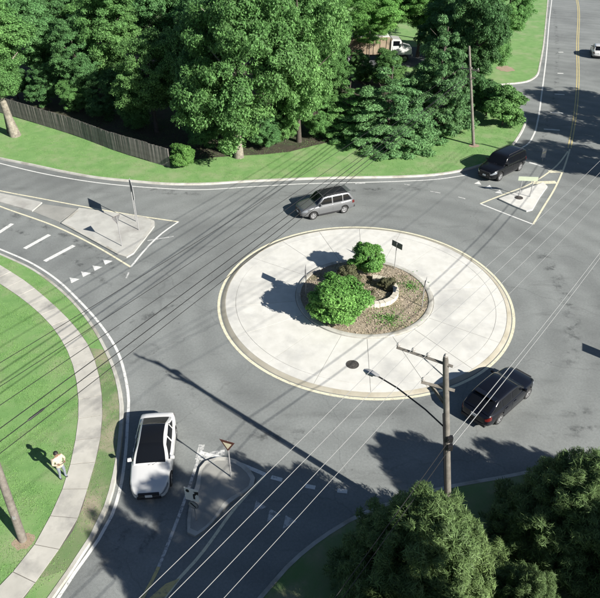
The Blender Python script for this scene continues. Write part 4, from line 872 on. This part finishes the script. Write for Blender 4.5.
        # lights
        def lens(xa, xb, ua, ub, m, nme, nx=7, nz=4):
            vs = []
            for i in range(nx+1):
                x = xa+(xb-xa)*i/nx; h_ = sect(x); z0, z1 = h_[0][1], h_[-3][1]
                for j in range(nz+1): zz = z0+(z1-z0)*(ua+(ub-ua)*j/nz); vs.append((x+(.006 if xa > 0 else -.006), s*(side_y(x, zz)+.007), zz))
            f = [(i*(nz+1)+j, (i+1)*(nz+1)+j, (i+1)*(nz+1)+j+1, i*(nz+1)+j+1) for i in range(nx) for j in range(nz)]
            if s > 0: f = [q[::-1] for q in f]
            return MB().add(vs, f).build(nme, m, t, smooth=60)
        lens(L/2-.5, L/2-.02, .66, .9, 'lamp', 'headlight'); lens(-L/2+.01, -L/2+.3, sp.get('tlo',.62), .92, 'tail', 'taillight')
        for ax in (fw, rw):
            w_ = MB(); wd = .23; prof = [(R*.62,-wd/2),(R*.93,-wd/2),(R,-wd/2+.035),(R,wd/2-.035),(R*.93,wd/2),(R*.62,wd/2),(R*.62,-wd/2)]
            w_.lathe(prof, 28); wh = w_.build('wheel', 'tyre', t, smooth=40); wh.location = (ax, s*(W-wd/2-.005), R); wh.rotation_euler = (s*-math.pi/2, 0, 0)
            rm = MB().lathe([(0,.05),(R*.12,.055),(R*.14,.03),(R*.5,.0),(R*.58,.03),(R*.64,.1),(R*.64,.115),(R*.55,.105)], 28)
            for k in range(5): a = TAU*k/5; rm.box((R*.34*math.cos(a), R*.34*math.sin(a), .075), (R*.52,R*.16,.05), a)
            link('rim', rm.mesh('rim', smooth=40), 'alloy', wh)
    MB().box((L/2-.03, 0, sp['hood']-.36), (.1, W*1.0, .16)).build('grille', 'trim', t, bevel=.03); MB().box((L/2-.05, 0, zc+.17), (.14, W*1.15, .16)).build('lower_grille', 'trim', t, bevel=.03)
    MB().box((L/2+.02, 0, zc+.3), (.02,.31,.15)).build('license_plate', 'signwhite', t); MB().box((-L/2-.008, 0, .72 if sp['deck'] >= belt else .6), (.03,.31,.15)).build('license_plate', 'signwhite', t)
    MB().box((-L/2+.07, 0, zc+.14), (.2, W*1.5, .16)).build('rear_bumper_trim', 'trim', t, bevel=.03)
    for s in (-1,1): MB().tube([(xA+.02, s*W*.1, belt+.0), (xA-.2, s*W*.1+.45, belt+.11)], .012, 5).build('wiper', 'trim', t)
    if sp.get('rails'):
        for s in (-1,1):
            y = half(zr)*.9; rl = [(xC+.15,s*y*.93,zr+.03),(xC+.3,s*y*.95,zr+.085),((xB+xC)/2,s*y,zr+.1),(xB-.35,s*y*.97,zr+.085),(xB-.2,s*y*.95,zr+.03)]
            MB().tube(rl, .022, 6).build('roof_rail', sp['rails'], t, smooth=60)
    if sp.get('spoiler'): MB().box((xC-.1, 0, zr-.0), (.32, W*1.3, .04), ry=.12).build('spoiler', paint, t, bevel=.012)
    return t
SUV = dict(L=4.62, W=1.83, H=1.7, belt=1.06, hood=1.04, deck=1.06, cab=(1.02,.42,-1.72,-2.22), axles=(1.36,-1.3), R=.345, bpillar=-.28, cpillar=-1.18, clear=.24, rails='trim', spoiler=True, tumble=.75)
BIG = dict(L=5.25, W=2.0, H=1.9, belt=1.2, hood=1.17, deck=1.2, cab=(1.2,.55,-2.1,-2.55), axles=(1.62,-1.5), R=.4, bpillar=-.2, cpillar=-1.2, clear=.28, rails='trim', tumble=.8, tailh=.4)
XO = dict(L=4.6, W=1.85, H=1.53, belt=.98, hood=.94, deck=.98, cab=(1.0,.25,-1.35,-2.16), axles=(1.34,-1.3), R=.35, bpillar=-.3, cpillar=-1.15, clear=.22, spoiler=True, tumble=.74)
SED = dict(L=4.72, W=1.84, H=1.44, belt=.93, hood=.88, deck=.97, cab=(1.0,.2,-1.05,-1.95), axles=(1.4,-1.36), R=.335, bpillar=-.3, cpillar=-1.1, clear=.17, tumble=.66)
def by_wheels(f, r, sp, side):
    # ground contacts of the front and rear wheel on one side (side +1 = the car's left)
    f, r = Vector(f), Vector(r); d = (f-r).normalized(); az = math.atan2(d.y, d.x); lft = Vector((-d.y, d.x)); m = (f+r)/2 - lft*side*(sp['W']/2-.1) - d*((sp['axles'][0]+sp['axles'][1])/2)
    return (m.x, m.y), az
c, a = by_wheels((-3.12,10.54), (-0.57,11.64), SUV, 1); vehicle('suv', 'silver grey SUV with dark roof passing behind the round island', 'car', c, a, SUV, 'silver', 'black')
c, a = by_wheels((12.98,17.30), (15.65,19.72), BIG, 1); vehicle('large_suv', 'large black vehicle waiting beside the upper right splitter island', 'car', c, a, BIG, 'blackpaint')
c, a = by_wheels((7.64,-9.25), (5.79,-10.96), XO, -1); vehicle('dark_car', 'dark navy car rounding the lower right of the island', 'car', c, a, XO, 'navypaint')
f, r = Vector((-10.79,-15.22)), Vector((-11.10,-11.45)); d = f-r; m = (f+r)/2
vehicle('white_sedan', 'white sedan with black glass roof leaving at the lower left', 'car', (m.x, m.y), math.atan2(d.y, d.x), SED, 'whitepaint', 'glass')
m = (37.45,58.46); vehicle('white_car', 'white car driving away, cut by the right edge on the main road', 'car', m, math.radians(72), XO, 'whitepaint')

# parked truck behind the trees
t = thing('box_truck', (*(1.20,55.45), .13), math.radians(2), 'tan bodied truck with white cab parked behind the trees', 'truck')
MB().box((4.0,0,.85), (8.6,.9,.28)).build('chassis', 'trim', t)
bx = MB().box((3.3,0,2.15), (6.6,2.4,2.2)).build('cargo_body', 'tan', t, bevel=.03)
for k in range(8):
    for s in (-1,1): MB().box((.35+k*.84, s*1.23, 2.15), (.1,.07,2.15)).build('rib', 'tan', bx)
MB().box((3.3,0,3.28), (6.5,2.3,.06)).build('body_roof', 'signwhite', bx); MB().box((-.04,0,2.1), (.06,2.3,2.1)).build('rear_door', 'tan', bx)
vs = [(6.85,.95),(9.6,.95),(9.7,1.3),(9.6,1.85),(8.5,2.05),(8.1,2.85),(7.0,2.95),(6.85,2.7)]
n = len(vs); cb = MB().add([(x,-1.05,z) for x,z in vs]+[(x,1.05,z) for x,z in vs], [tuple(range(n)), tuple(range(n,2*n))[::-1]]+[(i,n+i,n+(i+1)%n,(i+1)%n) for i in range(n)])
cab = cb.build('cab', 'whitepaint', t, bevel=.05)
MB().box((8.34,0,2.48), (.04,1.8,.66), ry=-.46).build('windshield', 'glass', cab)
for s in (-1,1):
    MB().box((7.55,s*1.06,2.4), (.85,.03,.6)).build('side_window', 'glass', cab); MB().box((7.55,s*1.065,1.5), (1.0,.03,1.0)).build('door', 'whitepaint', cab, bevel=.01)
    MB().box((9.6,s*.75,1.4), (.16,.3,.22)).build('headlight', 'lamp', t, bevel=.03); MB().box((8.3,s*1.3,2.3), (.1,.2,.4)).build('mirror', 'trim', t)
    for x in (1.3,2.45,8.8):
        R = .5; w_ = MB().lathe([(R*.55,-.14),(R*.94,-.14),(R,-.1),(R,.1),(R*.94,.14),(R*.55,.14),(R*.55,-.14)], 22).build('wheel', 'tyre', t, smooth=40); w_.location = (x, s*1.02, R-.02); w_.rotation_euler = (s*-math.pi/2,0,0)
        MB().lathe([(0,.06),(R*.2,.06),(R*.25,.02),(R*.5,.04),(R*.58,.12),(R*.5,.12)], 20).build('rim', 'alloy', w_, smooth=40)
MB().box((9.72,0,1.45), (.05,1.1,.5)).build('grille', 'trim', t); MB().box((9.75,0,.85), (.2,2.1,.28)).build('front_bumper', 'galv', t, bevel=.04)

# ---------------------------------------------------------------- the pedestrian
def person(loc, az, label):
    t = thing('person', (*loc, .12), az, label, 'person')
    # joints: x forward, y left
    J = dict(pel=(0,0,.95), waist=(.01,0,1.08), chest=(.0,0,1.3), neck=(.0,0,1.47), head0=(.02,0,1.55), head=(.035,0,1.64), top=(.02,0,1.73),
      lh=(0,.1,.9), lk=(.05,.11,.5), la=(-.02,.12,.09), lt=(.13,.13,.04), rh=(0,-.1,.9), rk=(-.01,-.1,.5), ra=(-.1,-.11,.09), rt=(.05,-.13,.04),
      ls=(0,.2,1.4), le=(.02,.29,1.14), lw=(.23,.17,1.16), lp=(.29,.13,1.19), rs=(0,-.2,1.4), re=(.02,-.29,1.14), rw=(.23,-.15,1.18), rp=(.29,-.1,1.21))
    R = dict(pel=.155, waist=.15, chest=.165, neck=.062, head0=.07, head=.098, top=.07, lh=.1, lk=.068, la=.05, lt=.042, rh=.1, rk=.068, ra=.05, rt=.042, ls=.085, le=.062, lw=.04, lp=.04, rs=.085, re=.062, rw=.04, rp=.04)
    E = [('pel','waist'),('waist','chest'),('chest','neck'),('neck','head0'),('head0','head'),('head','top'),('pel','lh'),('lh','lk'),('lk','la'),('la','lt'),('pel','rh'),('rh','rk'),('rk','ra'),('ra','rt'),('chest','ls'),('ls','le'),('le','lw'),('lw','lp'),('chest','rs'),('rs','re'),('re','rw'),('rw','rp')]
    for s, p in ((1,'l'),(-1,'r')):
        b = J[p+'p']
        for k, (dy, ln) in enumerate(((.028,.065),(.01,.075),(-.01,.07),(-.027,.055))):
            J[f'{p}f{k}'] = (b[0]+.045, b[1]+dy, b[2]+.015); J[f'{p}g{k}'] = (b[0]+.045+ln*.55, b[1]+dy*1.1, b[2]+.03+ln*.5); R[f'{p}f{k}'] = .01; R[f'{p}g{k}'] = .008; E += [(p+'p', f'{p}f{k}'), (f'{p}f{k}', f'{p}g{k}')]
        J[p+'th'] = (b[0]+.01, b[1]-s*.045, b[2]+.03); R[p+'th'] = .01; E.append((p+'p', p+'th'))
    keys = list(J); me = bpy.data.meshes.new('body'); me.from_pydata([J[k] for k in keys], [(keys.index(a), keys.index(b)) for a, b in E], [])
    bm = bmesh.new(); bm.from_mesh(me); ly = bm.verts.layers.skin.verify(); bm.verts.ensure_lookup_table()
    for i, k in enumerate(keys): bm.verts[i][ly].radius = (R[k], R[k]*(1.0)); bm.verts[i][ly].use_root = (k == 'pel')
    bm.to_mesh(me); bm.free(); o = link('body', me)
    o.modifiers.new('s', 'SKIN'); sb = o.modifiers.new('d', 'SUBSURF'); sb.levels = sb.render_levels = 2
    dg = bpy.context.evaluated_depsgraph_get(); nm_ = bpy.data.meshes.new_from_object(o.evaluated_get(dg)); o.modifiers.clear(); o.data = nm_; o.parent = t
    for m in ('jacket','jeans','skin','shoe'): nm_.materials.append(M[m])
    for p in nm_.polygons:
        c = p.center; hand = c.x > .235 and 1.0 < c.z < 1.4
        p.material_index = 2 if (c.z > 1.46 or hand) else 0 if c.z > .86 else 3 if c.z < .09 else 1; p.use_smooth = True
    hr = MB(); vs = []; fs = []
    for i in range(7):
        ph = math.pi*i/6*.62
        for k in range(14): a = TAU*k/14; back_ = 1.0+(.25 if math.cos(a) < -.2 else 0); vs.append((.015+.118*math.sin(ph)*math.cos(a)-.02, .108*math.sin(ph)*math.sin(a), 1.655+.118*math.cos(ph)*(1 if ph < 1.3 else back_)+(.03 if math.cos(a) > .4 and i > 4 else 0)))
    for i in range(6):
        for k in range(14): fs.append((i*14+k, (i+1)*14+k, (i+1)*14+(k+1)%14, i*14+(k+1)%14))
    hr.add(vs, fs).build('hair', 'hair', t, smooth=80)
    MB().tube([(.12,0,1.645),(.15,0,1.62),(.125,0,1.605)], [.008,.016,.012], 6).build('nose', 'skin', t, smooth=80)
    for s in (-1,1):
        MB().lathe([(0,0),(.012,0),(.01,.008),(0,.01)], 8, (.118,s*.036,1.645)).build('eye', 'hair', t); MB().tube([(.02,s*.1,1.61),(.015,s*.112,1.64),(.02,s*.1,1.665)], [.01,.016,.01], 6).build('ear', 'skin', t)
    MB().box((.123,0,1.578), (.012,.045,.01)).build('mouth', 'signred', t)
    MB().tube([(-.01,0,.875),(-.01,0,.93)], [.175,.165], 16).build('jacket_hem', 'jacket', t, smooth=40)
    ph = tag(MB().box((0,0,0), (.075,.15,.012), ry=-.5).build('phone', 'black', bevel=.003), 'dark phone held in the hands of the pedestrian on the lawn', 'phone')
    ph.location = Matrix.Translation((*loc,.12)) @ Matrix.Rotation(az,4,'Z') @ Vector((.33,.015,1.225)); ph.rotation_euler.z = az
    return t
person((-14.92,-14.41), math.radians(-40), 'person in cream jacket and grey jeans standing on the lawn by the sidewalk')
